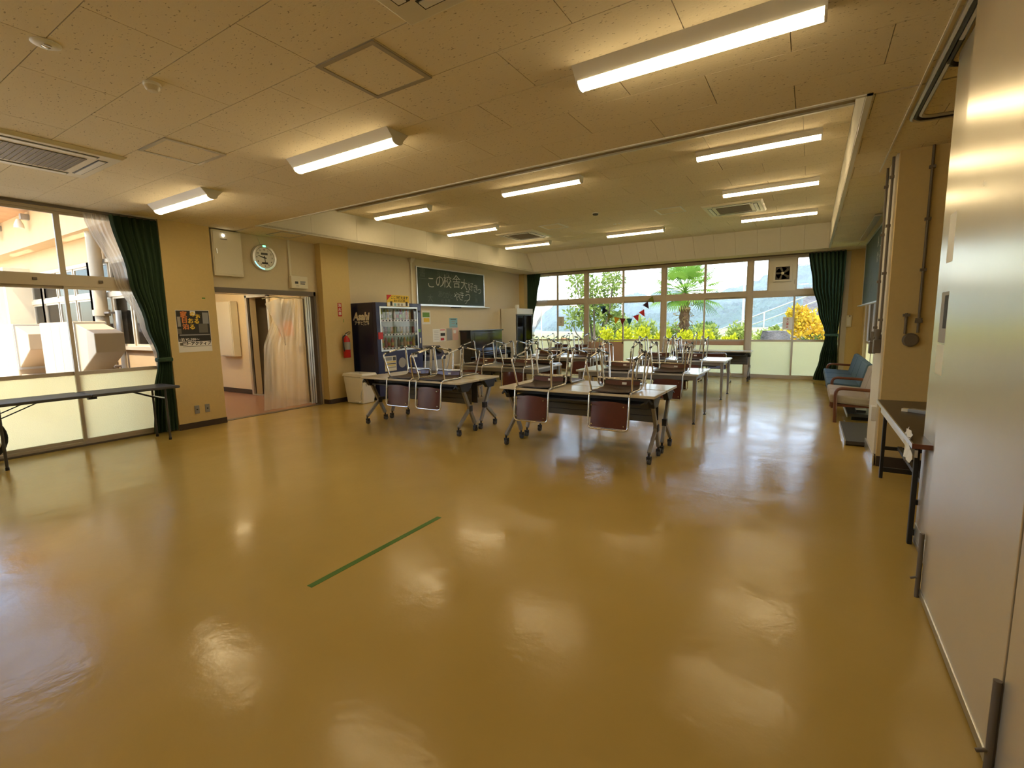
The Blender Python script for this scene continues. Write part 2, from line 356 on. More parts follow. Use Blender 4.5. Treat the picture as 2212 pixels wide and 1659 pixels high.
# skirting boards
for nm, b in (('baseboard_left', (-7.5, -7.488, 3.12, 3.765)), ('baseboard_left', (XL, -7.5, 3.765, 3.775)), ('baseboard_left', (-7.47, -7.458, 5.60, 6.20)), ('baseboard_left', (XL, -7.47, 5.588, 5.60)),
              ('baseboard_left', (XL, XL+.012, 6.20, 12.7)), ('baseboard_right', (.60, 1.75, 5.638, 5.65)), ('baseboard_right', (.573, .585, 5.65, 6.45))):
    struct(nm, MB().box(*b, 0, .085 if 'left' in nm else .10), 'skirting' if b[0] != .573 else 'alu_bright')

# ---- ceiling: backing slabs + single boards
c = MB()
c.box(XL, 1.75, -3.1, CY0, ZC+.014, ZC+.04); c.box(XL, CX0, CY0, CY1, ZC+.014, ZC+.04); c.box(CX1, 1.75, CY0, CY1, ZC+.014, ZC+.04); c.box(XL, 1.75, CY1, YW, ZC+.014, ZC+.04)
ceiling = struct('ceiling', c, 'joint')
coffer = struct('ceiling_raised', MB().box(CX0-.1, CX1+.1, CY0-.1, CY1+.1, ZF+.014, ZF+.06), 'joint')
TX, TY = .91, .455
_full = {}
def board(parent, x0, x1, y0, y1, z):
    g = .0022
    if abs(x1-x0-TX) < 1e-6 and abs(y1-y0-TY) < 1e-6:
        if z not in _full:
            pl = world_loc(parent); m = MB().box(-TX/2+g, TX/2-g, -TY/2+g, TY/2-g, 0, .014)
            _full[z] = obj('ceiling_board', m, 'ceiling_board', parent, local=True)
            _full[z].location = ((x0+x1)/2-pl.x, (y0+y1)/2-pl.y, z-pl.z); return
        pl = world_loc(parent); share(_full[z], ((x0+x1)/2-pl.x, (y0+y1)/2-pl.y, z-pl.z), parent)
    else: obj('ceiling_board', MB().box(x0+g, x1-g, y0+g, y1-g, z, z+.014), 'ceiling_board', parent)
HATCH = [(-2.46, 1.895), (-4.76, 1.895)]
def boards(parent, X0, X1, Y0, Y1, z, yo=1.895, xo=-.17):
    k0 = math.floor((Y0-yo)/TY)
    for k in range(k0, math.ceil((Y1-yo)/TY)):
        y0 = max(Y0, yo+k*TY); y1 = min(Y1, yo+(k+1)*TY)
        if y1-y0 < .02: continue
        xb = xo if k % 2 == 0 else xo-TX/2
        j0 = math.floor((X0-xb)/TX)
        for j in range(j0, math.ceil((X1-xb)/TX)):
            x0 = max(X0, xb+j*TX); x1 = min(X1, xb+(j+1)*TX)
            if x1-x0 < .02: continue
            board(parent, x0, x1, y0, y1, z)
boards(ceiling, XL, 1.75, -.38, CY0, ZC); boards(ceiling, XL, CX0, CY0, CY1, ZC); boards(ceiling, CX1, XR, CY0, CY1, ZC); boards(ceiling, XL, XR, CY1, YW, ZC)
obj('ceiling_sheet', MB().box(XL, 1.75, -3.1, -.38, ZC, ZC+.014), 'ceiling_board', ceiling)
obj('ceiling_sheet', MB().box(XR, 1.75, CY0, CY1, ZC, ZC+.014), 'ceiling_board', ceiling)
boards(coffer, CX0, CX1, 5.63, 11.98, ZF, yo=5.63)
# beam pocket at the near side of the raised ceiling, with its edge trims
obj('beam_pocket', MB().box(CX0, CX1, CY0, 5.60, ZF+.03, ZF+.035), 'soffit', coffer)
obj('edge_trim', MB().box(CX0, CX1, 5.60, 5.63, ZF-.006, ZF+.03), 'white_plastic', coffer)
# fascias: panels side by side, each a piece
def fascia(nm, segs):
    root = bpy.data.objects.new(nm, None); COL.objects.link(root); root['kind'] = 'structure'; root.location = segs[0][0]
    for p in segs: obj('fascia_panel', MB().hexa(p), 'wall_pale', root)
    return root
seg = []
n = 9
for i in range(n):
    a = CY0+(CY1-CY0)*i/n+.002; b = CY0+(CY1-CY0)*(i+1)/n-.002
    seg.append([(CX0-.02, a, ZC), (CX0, a, ZC), (CX0, b, ZC), (CX0-.02, b, ZC), (CX0-.02, a, ZF+.04), (CX0, a, ZF+.04), (CX0, b, ZF+.04), (CX0-.02, b, ZF+.04)])
fascia('trim_1', seg)
seg = []
n = 16
for i in range(n):
    a = CX0+(CX1-CX0)*i/n+.002; b = CX0+(CX1-CX0)*(i+1)/n-.002
    seg.append([(a, CY1, ZC), (b, CY1, ZC), (b, CY1+.02, ZC), (a, CY1+.02, ZC), (a, 11.97, ZF+.03), (b, 11.97, ZF+.03), (b, 11.99, ZF+.03), (a, 11.99, ZF+.03)])
fascia('trim_2', seg)
seg = []
for i in range(9):
    a = CY0+(CY1-CY0)*i/9+.002; b = CY0+(CY1-CY0)*(i+1)/9-.002
    seg.append([(CX1, a, ZC), (CX1+.02, a, ZC), (CX1+.02, b, ZC), (CX1, b, ZC), (CX1, a, ZF+.04), (CX1+.02, a, ZF+.04), (CX1+.02, b, ZF+.04), (CX1, b, ZF+.04)])
fascia('trim_3', seg)
struct('trim_4', MB().box(CX0, CX1, CY0-.02, CY0, ZC, ZF+.04), 'wall_pale')
struct('trim_5', MB().box(CX1, CX1+.035, CY0-.03, CY1, ZC-.008, ZC), 'white_plastic')
struct('trim_6', MB().box(CX0, CX1+.035, CY0-.03, CY0-.002, ZC-.008, ZC), 'white_plastic')
# roof and eaves so that daylight comes through the windows only
struct('roof', MB().box(XL-.6, 1.75, -3.4, YW+.05, ZF+.12, ZF+.25), 'concrete')
struct('added_eave', MB().box(XL-.6, 1.75, YW+.05, YW+.7, ZF-.12, ZF+.25), 'concrete')  # overhang out of view, added and sized to steer sunlight at the far window

# ---- windows
def bars(a0, a1, z0, z1, t, dep, P):
    m = MB()
    for q in ((a0, a0+t, z0, z1), (a1-t, a1, z0, z1), (a0+t, a1-t, z0, z0+t), (a0+t, a1-t, z1-t, z1)): P(m, q[0], q[1], -dep, dep, q[2], q[3])
    return m
def placer(axis, pos):
    if axis == 'y': return lambda m, a0, a1, d0, d1, z0, z1: m.box(a0, a1, pos+d0, pos+d1, z0, z1)
    return lambda m, a0, a1, d0, d1, z0, z1: m.box(pos+d0, pos+d1, a0, a1, z0, z1)
def sash(root, axis, pos, a0, a1, z0, z1, pane, t=.035, fm='frame_beige', nm='sash'):
    P = placer(axis, pos); s = obj(nm, bars(a0, a1, z0, z1, t, .016, P), fm, root)
    m = MB(); P(m, a0+t-.004, a1-t+.004, -.003, .003, z0+t-.004, z1-t+.004); obj('pane', m, pane, s); return s
def window(n, axis, pos, a0, a1, mull, fm, ztop=2.865, low='frosted', fan=None, apron=False, thick=.09, last=False):
    root = bpy.data.objects.new('window_%d' % n, None); COL.objects.link(root); root['kind'] = 'structure'
    root.location = ((a0+a1)/2, pos, 0) if axis == 'y' else (pos, (a0+a1)/2, 0)
    P = placer(axis, pos); m = MB()
    for e in ((a0, a1) if last else (a0,)): P(m, e-thick/2, e+thick/2, -.05, .05, 0, ztop)
    b0, b1 = a0+thick/2, a1-thick/2
    P(m, b0, b1, -.045, .045, 0, .05); P(m, b0, b1, -.04, .04, 1.965, 2.075); P(m, b0, b1, -.045, .045, ztop-.03, ztop+.03)
    obj('window_frame', m, fm, root)
    h = thick/2
    for a, b, d in ((a0+h, mull+.02, -.018), (mull-.02, a1-h, .018)):
        P2 = pos+d
        if apron and d == -.018 and apron == 'panel':
            mm = MB(); placer(axis, P2)(mm, a, b, -.012, .012, .05, .86); obj('lower_panel', mm, 'pink_wall', root)
            sash(root, axis, P2, a, b, .88, 1.965, 'glass', fm=fm); continue
        s = sash(root, axis, P2, a, b, .05, 1.965, 'glass', fm=fm)
        # lower light of the same sash: a rail and patterned glass
        mm = MB(); placer(axis, P2)(mm, a+.035, b-.035, -.016, .016, .885, .93); obj('mid_rail', mm, fm, s)
        mm = MB(); placer(axis, P2)(mm, a+.03, b-.03, -.006, .006, .08, .888); obj('frosted_pane', mm, low, s)
        if apron == 'strip':
            mm = MB(); placer(axis, P2)(mm, a+.03, b-.03, -.011, .011, .79, .885); obj('apron_strip', mm, 'pink_wall', s)
        if d == .018:
            mm = MB(); placer(axis, P2)(mm, a+.005, a+.03, -.05, -.016, .80, .86); obj('sash_lock', mm, 'black', s)
    if fan is None:
        for a, b in ((a0+h, mull), (mull, a1-h)): sash(root, axis, pos, a, b, 2.075, ztop-.03, 'glass', .028, fm, 'fanlight')
    else:
        sash(root, axis, pos, a0+h, fan[0], 2.075, ztop-.03, 'glass', .028, fm, 'fanlight'); sash(root, axis, pos, fan[1], a1-h, 2.075, ztop-.03, 'glass', .028, fm, 'fanlight')
        mm = MB(); P(mm, fan[0], fan[1], -.02, .02, 2.075, ztop-.03); obj('blank_panel', mm, 'ivory', root)
    return root
YG = 13.06
window(1, 'y', YG, -7.62, -5.56, -6.49, 'frame_beige', thick=.10)
window(2, 'y', YG, -5.56, -3.355, -4.463, 'frame_beige', apron='panel', thick=.10)
window(3, 'y', YG, -3.355, -1.305, -2.33, 'frame_beige', apron='strip', thick=.10)
window(4, 'y', YG, -1.305, .62, -.357, 'frame_beige', fan=(-.905, -.35), thick=.10, last=True)
window(5, 'x', -7.67, .95, 3.16, 2.13, 'frame_beige', low='frosted', thick=.06, last=True)
window(6, 'x', -7.67, -2.2, .95, -.6, 'frame_beige', thick=.06)
window(7, 'x', XR+.06, 9.8, 12.62, 11.2, 'frame_beige', thick=.07, last=True)
window(8, 'x', XR+.06, 7.0, 9.8, 8.4, 'frame_beige', thick=.07)
# small stay catches on the near transom of the court window
for y in (1.86, 2.47):
    struct('trim_catch', MB().box(-7.625, -7.61, y-.02, y+.02, 2.02, 2.05), 'frame_dark')
struct('trim_7', MB().box(XL-.1, XL+.02, -2.2, 3.12, 0, .02), 'frame_dark')          # sill rail at the floor
struct('trim_8', MB().box(XL, XL+.05, -2.2, 3.12, 2.868, ZC), 'frame_dark')            # curtain rail box
struct('trim_9', MB().box(-7.45, .57, 12.90, 12.93, 2.87, ZC), 'frame_dark')

# ---- door way to the corridor
d = bpy.data.objects.new('door_1', None); COL.objects.link(d); d['kind'] = 'structure'; d.location = (XL, 4.65, 0)
m = MB(); m.box(XL-.13, XL+.02, 3.765, 3.79, 0, 2.045); m.box(XL-.13, XL+.02, 5.50, 5.545, 0, 2.045); m.box(XL-.13, XL+.02, 3.765, 5.545, 1.97, 2.045); m.box(XL-.1, XL+.02, 3.765, 5.545, -.003, .006)
obj('door_frame', m, 'frame_dark', d)
for k in range(3):                                   # folded-back door leaves at the far jamb
    y = 5.36+.042*k
    lf = obj('door_leaf', bars(XL-.11-.012*k, XL-.02, .04, 1.95, .02, .014, lambda m, a0, a1, d0, d1, z0, z1, y=y: m.box(a0, a1, y+d0, y+d1, z0, z1)), 'alu', d)
    obj('pane', MB().box(XL-.09, XL-.04, y-.003, y+.003, .06, 1.93), 'glass', lf)

# ---- corridor beyond
w = MB(); w.box(-14.2, -10.05, 5.70, 5.85, 0, 2.75); w.box(-9.35, XL-.17, 5.70, 5.85, 0, 2.75); w.box(-10.05, -9.35, 5.70, 5.85, 2.05, 2.75)
struct('wall_corridor', w, 'corridor_wall')
struct('wall_corridor_end', MB().box(-14.35, -14.2, 3.0, 9, 0, 2.75), 'corridor_wall')
w = MB(); w.box(-14.2, XL-.17, 3.46, 3.6, 0, 1.1); w.box(-14.2, XL-.17, 3.46, 3.6, 2.63, 2.75); w.box(-9.3, XL-.17, 3.46, 3.6, 1.1, 2.63)
struct('wall_corridor_near', w, 'corridor_wall')
struct('ceiling_corridor', MB().box(-14.2, XL-.17, 3.6, 9, 2.5, 2.6), 'corridor_wall')
struct('wall_closet', MB().box(-10.3, -8.9, 7.6, 7.7, 0, 2.5).box(-10.4, -10.3, 5.86, 7.7, 0, 2.5).box(-8.9, -8.8, 5.86, 7.7, 0, 2.5), 'soffit')
struct('baseboard_corridor', MB().box(-14.2, -10.12, 5.688, 5.70, 0, .10), 'skirting')
struct('baseboard_corridor', MB().box(-9.2, XL-.17, 5.688, 5.70, 0, .10), 'skirting')
dr = bpy.data.objects.new('door_2', None); COL.objects.link(dr); dr['kind'] = 'structure'; dr.location = (-9.7, 5.7, 0)
m = MB(); m.box(-10.12, -10.05, 5.66, 5.72, 0, 2.1); m.box(-9.35, -9.29, 5.66, 5.72, 0, 2.1); m.box(-10.12, -9.29, 5.66, 5.72, 2.05, 2.12); m.box(-10.05, -9.35, 5.66, 5.72, -.002, .02)
obj('door_frame', m, 'alu_bright', dr)
dr = bpy.data.objects.new('door_3', None); COL.objects.link(dr); dr['kind'] = 'structure'; dr.location = (-8.7, 5.7, 0)
obj('door_leaf', MB().box(-9.15, -8.25, 5.665, 5.698, .02, 2.02), 'corridor_wall', dr)
obj('door_window', bars(-9.02, -8.45, 1.22, 1.92, .03, .012, lambda m, a0, a1, d0, d1, z0, z1: m.box(a0, a1, 5.655+d0, 5.655+d1, z0, z1)), 'white_plastic', dr)
obj('pane', MB().box(-8.99, -8.48, 5.652, 5.66, 1.25, 1.55), 'orange_pr', dr); obj('pane', MB().box(-8.99, -8.48, 5.652, 5.66, 1.55, 1.89), 'mid_grey', dr)
obj('handle', MB().box(-8.34, -8.30, 5.63, 5.665, .95, 1.08), 'steel', dr)

# ================================================================== CEILING FITTINGS
def strip_light(name, x0, x1, y, z, label, group, wide=.23):
    t = thing(name, label, 'light', ((x0+x1)/2, y, z-.085), 0, group)
    hw = wide/2
    m = MB().prism([(y-hw, z), (y-hw+.012, z-.012), (y-.055, z-.062), (y+.055, z-.062), (y+hw-.012, z-.012), (y+hw, z)], 0, 'x', x0, x1)
    obj('housing', m, 'white_plastic', t)
    n = 8; pr = [(y-.052, z-.060)] + [(y-.052*math.cos(PI*k/n), z-.063-.034*math.sin(PI*k/n)) for k in range(n+1)] + [(y+.052, z-.060)]
    obj('lens', MB().prism(pr, 0, 'x', x0+.012, x1-.012), 'tube_lens', t, smooth=50)
    for e in (x0, x1-.012): obj('end_cap', MB().prism([(y+(p[0]-y)*1.05, z+(p[1]-z)*1.03) for p in pr], 0, 'x', e, e+.012), 'white_plastic', t)
    return t
G1 = 'strip lights on the low ceiling'; G2 = 'strip lights in the raised ceiling'
strip_light('ceiling_strip_light', -1.25, -.01, 2.82, ZC, 'large bright strip light nearest the folding partition', G1)
strip_light('ceiling_strip_light', -3.99, -2.75, 2.82, ZC, 'strip light on low ceiling between the two framed hatches', G1)
strip_light('ceiling_strip_light', -1.25, -.01, -1.2, ZC, 'added unseen strip light behind the camera on partition side', G1)  # added out of view to brighten partition, pillar and near ceiling
strip_light('ceiling_strip_light', -3.99, -2.75, -1.2, ZC, 'added unseen strip light behind the camera in room middle', G1)  # second added lamp, unseen, lifts the foreground brightness
strip_light('ceiling_strip_light', -6.72, -5.48, 2.82, ZC, 'strip light on low ceiling beside green court-window curtain', G1)
for i, y in enumerate((6.14, 8.13, 10.38)):
    for j, x in enumerate((-6.59, -3.93, -1.24)):
        if i == 1 and j == 1: continue
        strip_light('ceiling_strip_light', x, x+1.24, y, ZF, 'narrow strip light in raised ceiling, %s row from camera, %s column' % (('first', 'second', 'third')[i], ('blackboard-side', 'middle', 'partition-side')[j]), G2, .15)

def cassette(x0, x1, y0, y1, z, label):
    t = thing('air_conditioner_cassette', label, 'air conditioner', ((x0+x1)/2, (y0+y1)/2, z-.03), 0, 'ceiling air conditioners')
    obj('face_panel', MB().hexa([(x0+.03, y0+.03, z-.028), (x1-.03, y0+.03, z-.028), (x1-.03, y1-.03, z-.028), (x0+.03, y1-.03, z-.028), (x0, y0, z), (x1, y0, z), (x1, y1, z), (x0, y1, z)]), 'ivory', t, bevel=.006)
    i = .215
    gr = obj('intake_grille', MB().box(x0+i, x1-i, y0+i, y1-i, z-.034, z-.024), 'frame_dark', t)
    k = y0+i+.02
    while k < y1-i-.01:
        obj('grille_bar', MB().box(x0+i, x1-i, k, k+.006, z-.037, z-.033), 'soffit', gr); k += .035
    for q in ((x0+.17, x1-.17, y0+.085, y0+.155), (x0+.17, x1-.17, y1-.155, y1-.085), (x0+.085, x0+.155, y0+.17, y1-.17), (x1-.155, x1-.085, y0+.17, y1-.17)):
        sl = obj('outlet_slot', MB().box(*q, z-.030, z-.027), 'black', t)
        a = .012
        obj('louver', MB().box(q[0]+a, q[1]-a, q[2]+a, q[3]-a, z-.036, z-.029), 'white_plastic', sl)
cassette(-6.0, -5.05, .98, 1.93, ZC, 'ceiling air conditioner near the court window, cut off by picture edge')
cassette(-1.75, -.80, .98, 1.92, ZC, 'ceiling air conditioner overhead, corner showing at top of picture')
cassette(-5.97, -5.03, 8.95, 9.9, ZF, 'ceiling air conditioner in raised ceiling on the blackboard side')
cassette(-1.72, -.77, 8.95, 9.9, ZF, 'ceiling air conditioner in raised ceiling on the partition side')

def hatch(x0, y0, z, label, fm, s=.462):
    t = thing('ceiling_hatch', label, 'hatch', (x0+s/2, y0+s/2, z-.008), 0, 'ceiling access hatches')
    f = .028
    m = MB()
    for q in ((x0, x0+s, y0, y0+f), (x0, x0+s, y0+s-f, y0+s), (x0, x0+f, y0+f, y0+s-f), (x0+s-f, x0+s, y0+f, y0+s-f)): m.box(*q, z-.008, z-.001)
    obj('frame', m, fm, t); obj('cover_board', MB().box(x0+f, x0+s-f, y0+f, y0+s-f, z-.004, z-.001), 'ceiling_board', t)
hatch(-2.46, 1.895, ZC, 'large square ceiling hatch with brown frame close overhead', 'soffit')
hatch(-4.76, 1.895, ZC, 'thin-framed ceiling hatch beside the near air conditioner', 'alu')
hatch(-4.77, 8.73, ZF, 'small pale hatch beside blackboard-side ceiling air conditioner', 'white_plastic')
hatch(-2.45, 8.70, ZF, 'small pale hatch beside partition-side ceiling air conditioner', 'white_plastic')
hatch(-7.42, 4.58, ZC, 'hatch in low soffit above the wall switch box', 'alu', .42)
hatch(-7.52, 8.66, ZC, 'hatch in low soffit above the blackboard', 'alu', .42)
t = thing('emergency_light', 'round flush emergency light at the ceiling corner', 'light', (-3.41, 1.0, ZC-.012))
obj('trim_ring', MB().lathe([(.062, 0), (.062, -.004), (.045, -.012), (.02, -.012)], (-3.41, 1.0, ZC), 28), 'white_plastic', t, smooth=40)
obj('bulb', MB().lathe([(.02, -.010), (.018, -.016), (.006, -.02)], (-3.41, 1.0, ZC), 16), 'chrome', t, smooth=40)
for k in (-1, 1): obj('bracket', MB().box(-3.41+k*.017-.004, -3.41+k*.017+.004, .985, 1.015, ZC-.018, ZC-.011), 'steel', t)
def detector(x, y, z, label, m1, r=.047):
    t = thing('smoke_detector', label, 'smoke detector', (x, y, z-.045))
    obj('base', MB().lathe([(r, 0), (r, -.012), (r*.9, -.016)], (x, y, z), 24), 'white_plastic', t, smooth=40)
    obj('sensing_head', MB().lathe([(r*.84, -.015), (r*.84, -.028), (r*.6, -.042), (.004, -.045)], (x, y, z), 24), m1, t, smooth=40)
detector(-3.44, 1.48, ZC, 'pale round smoke detector on the low ceiling', 'ivory')
detector(-3.38, 8.33, ZF, 'small dark-rimmed detector in middle of raised ceiling', 'dark_grey', .06)
t = thing('ceiling_speaker_plate', 'tiny pale round plate in raised ceiling behind the detector', 'plate', (-3.38, 9.47, ZF-.01))
for k in (-1, 1): obj('disc', MB().lathe([(.035, 0), (.03, -.01), (.004, -.012)], (-3.38+k*.05, 9.47, ZF), 14), 'white_plastic', t, smooth=40)

# partition track let into the ceiling beside the folding wall
t = thing('partition_track', 'dark rounded ceiling track of the folding partition', 'track', (.57, 3.5, ZC-.012))
def track(pts): return MB().tube(fillet(pts, .10, 6), .016, 6)
obj('rail', track([(.575, .4, ZC-.004), (.575, 4.84, ZC-.004), (1.5, 4.92, ZC-.004)]), 'black', t)
obj('rail', track([(.60, 3.6, ZC-.004), (.60, 3.95, ZC-.004), (1.5, 4.04, ZC-.004)]), 'black', t)
obj('rail_lip', track([(.555, .4, ZC-.003), (.555, 4.87, ZC-.003), (1.5, 4.95, ZC-.003)]), 'alu', t)
obj('rail_lip', track([(.600, .4, ZC-.003), (.600, 4.80, ZC-.003), (1.5, 4.885, ZC-.003)]), 'alu', t)
struct('trim_10', MB().box(.508, .518, .4, 6.30, ZC-.010, ZC), 'white_plastic')

# ================================================================== LEFT WALL
def flat(name, mb, m, label, cat, group=None, bevel=0.): return tag(obj(name, mb, m, None, bevel=bevel), label, cat, group)
XP = -7.5
# poster on the pillar
t = thing('poster', 'dark event poster with orange lettering taped to the ochre pillar', 'poster', (XP+.001, 3.43, 1.10))
obj('sheet', MB().box(XP, XP+.002, 3.215, 3.655, 1.10, 1.69), 'paper', t)
ph = obj('picture', MB().box(XP+.002, XP+.003, 3.22, 3.65, 1.25, 1.685), 'ink', t)
for (a, b, z0, z1, mm) in ((3.56, 3.64, 1.50, 1.66, 'mid_grey'), (3.40, 3.47, 1.62, 1.68, 'paper'), (3.23, 3.27, 1.46, 1.60, 'ink_grey'), (3.5, 3.62, 1.37, 1.50, 'panel_grey'), (3.24, 3.64, 1.335, 1.35, 'mid_grey'), (3.22, 3.27, 1.36, 1.43, 'panel_grey')):
    obj('picture_detail', MB().box(XP+.003, XP+.0034, a, b, z0, z1), mm, ph)
for txt, y, z, s, mm in (('家', 3.315, 1.625, .09, 'orange_pr'), ('の', 3.43, 1.63, .075, 'yellow_pr'), ('お', 3.50, 1.60, .07, 'yellow_pr'), ('日', 3.32, 1.545, .085, 'orange_pr'), ('お', 3.40, 1.535, .08, 'yellow_pr'), ('る', 3.48, 1.53, .08, 'yellow_pr'), ('泊', 3.33, 1.455, .085, 'orange_pr'), ('る', 3.415, 1.45, .08, 'yellow_pr')):
    obj('lettering', text_mb(txt, s, on_left_wall(XP+.0038, y, z), .003), mm, ph, recalc=False)
obj('lettering', text_mb('1泊 ¥2,500～', .048, on_left_wall(XP+.0038, 3.36, 1.275), .0008), 'paper', ph, recalc=False)
obj('lettering', text_mb('三陸アクティブ', .055, on_left_wall(XP+.003, 3.455, 1.215), .002), 'ink', t, recalc=False)
obj('logo', MB().box(XP+.002, XP+.003, 3.235, 3.275, 1.195, 1.235), 'panel_grey', t)
obj('rule', MB().box(XP+.002, XP+.003, 3.27, 3.65, 1.176, 1.181), 'ink', t)
flat('tape_scrap', MB().box(XP, XP+.002, 3.58, 3.625, 1.855, 1.875), 'green_pr', 'small scrap of green tape on the pillar above the poster', 'tape')
for y0, lab in ((3.335, 'grey wall socket plate on the pillar, nearer the curtain'), (3.475, 'grey wall socket plate on the pillar, nearer the doorway')):
    t = thing('wall_socket', lab, 'socket', (XP, y0+.03, .2), 0, 'pillar wall sockets')
    obj('plate', MB().box(XP, XP+.008, y0, y0+.065, .205, .325), 'mid_grey', t, bevel=.003); obj('socket_hole', MB().box(XP+.008, XP+.0095, y0+.022, y0+.043, .255, .275), 'dark_grey', t)

# wall box at the ceiling
t = thing('electrical_panel_box', 'cream metal wall box at the ceiling with a lit button', 'electrical box', (XL+.06, 4.02, 2.21))
obj('body', MB().box(XL, XL+.10, 3.80, 4.235, 2.21, 2.875), 'ivory', t, bevel=.006); obj('door', MB().box(XL+.10, XL+.108, 3.815, 4.215, 2.235, 2.855), 'ivory', t, bevel=.003)
obj('indicator_lamp', MB().lathe([(.018, .108), (.018, .118), (.01, .124)], (XL, 3.965, 2.80), 14, 'x'), 'led_white', t); obj('latch', MB().box(XL+.108, XL+.118, 3.845, 3.865, 2.53, 2.60), 'steel', t)
obj('lettering', MB().box(XL+.108, XL+.109, 3.92, 4.02, 2.742, 2.750), 'ink', t); obj('lettering', MB().box(XL+.108, XL+.109, 3.93, 3.99, 2.843, 2.849), 'ink', t)

# clock
cy, cz = 4.63, 2.55; t = thing('wall_clock', 'round silver wall clock with blue light dots above the doorway', 'clock', (XL+.03, cy, cz-.21))
obj('case', MB().lathe([(.205, 0), (.212, .02), (.20, .045), (.165, .05), (.158, .035)], (XL, cy, cz), 40, 'x'), 'alu_bright', t, smooth=35)
dl = obj('dial', MB().lathe([(.158, .03), (.158, .036), (.002, .036)], (XL, cy, cz), 40, 'x'), 'white_plastic', t)
for k in range(12):
    a = k*PI/6; obj('numeral', text_mb(str(k or 12), .036, on_left_wall(XL+.0368, cy+math.sin(a)*.128, cz+math.cos(a)*.128), .0008), 'ink', dl, recalc=False)
def hand(L, wd, ang, nm):
    y, z = math.sin(ang), math.cos(ang); m = MB()
    m.add([(XL+.041, cy+z*wd-y*.03, cz-y*wd-z*.03), (XL+.041, cy-z*wd-y*.03, cz+y*wd-z*.03), (XL+.041, cy-z*wd*.5+y*L, cz+y*wd*.5+z*L), (XL+.041, cy+z*wd*.5+y*L, cz-y*wd*.5+z*L)], [(0, 1, 2, 3)])
    obj(nm, m, 'ink', t)
hand(.075, .009, math.radians(283), 'hour_hand'); hand(.115, .006, math.radians(285), 'minute_hand'); hand(.09, .007, math.radians(175), 'second_hand')
obj('display_window', MB().box(XL+.036, XL+.038, cy-.055, cy+.055, cz+.045, cz+.078), 'dark_grey', dl); obj('display_window', MB().box(XL+.036, XL+.038, cy-.05, cy+.05, cz-.10, cz-.07), 'dark_grey', dl)
for k in range(9):
    a = math.radians(180+8+k*7); obj('light_dot', MB().lathe([(.007, 0), (.005, .006)], (XL+.047, cy+math.sin(a)*.183, cz+math.cos(a)*.183), 8, 'x'), 'led_blue', t)
obj('light_bar', MB().box(XL+.047, XL+.052, cy-.022, cy+.022, cz+.17, cz+.195), 'led_green', t)
tag(obj('clock_cable', MB().tube([(XL+.008, 4.60, cz+.20), (XL+.008, 4.58, 2.80), (XL+.008, 4.55, ZC-.02)], .006, 6), 'ivory'), 'thin cream cable running from clock to ceiling', 'cable')
flat('wall_conduit', MB().box(XL, XL+.022, 5.065, 5.10, 2.305, ZC), 'ivory', 'cream conduit running from the ceiling into the switch box', 'conduit')
t = thing('switch_box', 'cream alarm switch box above the doorway corner', 'switch box', (XL+.04, 5.21, 2.08))
obj('body', MB().box(XL, XL+.07, 5.05, 5.37, 2.085, 2.30), 'ivory', t, bevel=.012)
obj('lettering', MB().box(XL+.07, XL+.0715, 5.12, 5.18, 2.165, 2.205), 'dark_grey', t); obj('lettering', MB().box(XL+.07, XL+.0715, 5.22, 5.31, 2.16, 2.175), 'dark_grey', t); obj('sticker', MB().box(XL+.07, XL+.0715, 5.22, 5.32, 2.185, 2.215), 'mid_grey', t); obj('lettering', MB().box(XL+.07, XL+.0715, 5.14, 5.19, 2.125, 2.133), 'ink_grey', t)

# fire extinguisher sign and extinguisher
XQ = -7.47
t = thing('fire_extinguisher_sign', 'narrow red vertical sign above the fire extinguisher', 'sign', (XQ, 5.94, 1.61))
obj('plate', MB().box(XQ, XQ+.003, 5.90, 5.985, 1.61, 1.855), 'red_paint', t)
for k, ch in enumerate('消火器'): obj('lettering', text_mb(ch, .066, on_left_wall(XQ+.004, 5.942, 1.81-.075*k), .001), 'paper', t, recalc=False)
flat('tape_scrap', MB().box(XQ, XQ+.002, 6.01, 6.022, 1.50, 1.56), 'green_pr', 'thin green tape scrap above the red fire extinguisher', 'tape')
ex, ey = XQ+.085, 5.985; t = thing('fire_extinguisher', 'red fire extinguisher hung on the ochre pillar', 'fire extinguisher', (ex, ey, .84))
obj('cylinder', MB().lathe([(.062, .84), (.066, .85), (.066, 1.16), (.055, 1.20), (.028, 1.225), (.022, 1.25)], (ex, ey, 0), 24), 'red_paint', t, smooth=40)
obj('valve', MB().lathe([(.02, 1.245), (.02, 1.28), (.012, 1.285)], (ex, ey, 0), 14), 'steel', t, smooth=40)
obj('lever', MB().tube([(ex, ey-.02, 1.285), (ex, ey+.06, 1.32), (ex, ey+.10, 1.315)], .008, 6), 'black', t); obj('lever', MB().tube([(ex, ey-.01, 1.27), (ex, ey+.09, 1.285)], .007, 6), 'black', t)
obj('hose', MB().tube(fillet([(ex, ey-.02, 1.265), (ex+.01, ey-.085, 1.23), (ex+.02, ey-.09, 1.05), (ex+.02, ey-.075, .96)], .06), .010, 8), 'black', t, smooth=60)
obj('label_band', MB().lathe([(.0668, .99), (.0668, 1.13)], (ex, ey, 0), 24), 'ink_grey', t, smooth=40); obj('wall_hook', MB().box(XQ, ex-.05, ey-.02, ey+.02, 1.18, 1.24), 'steel', t)

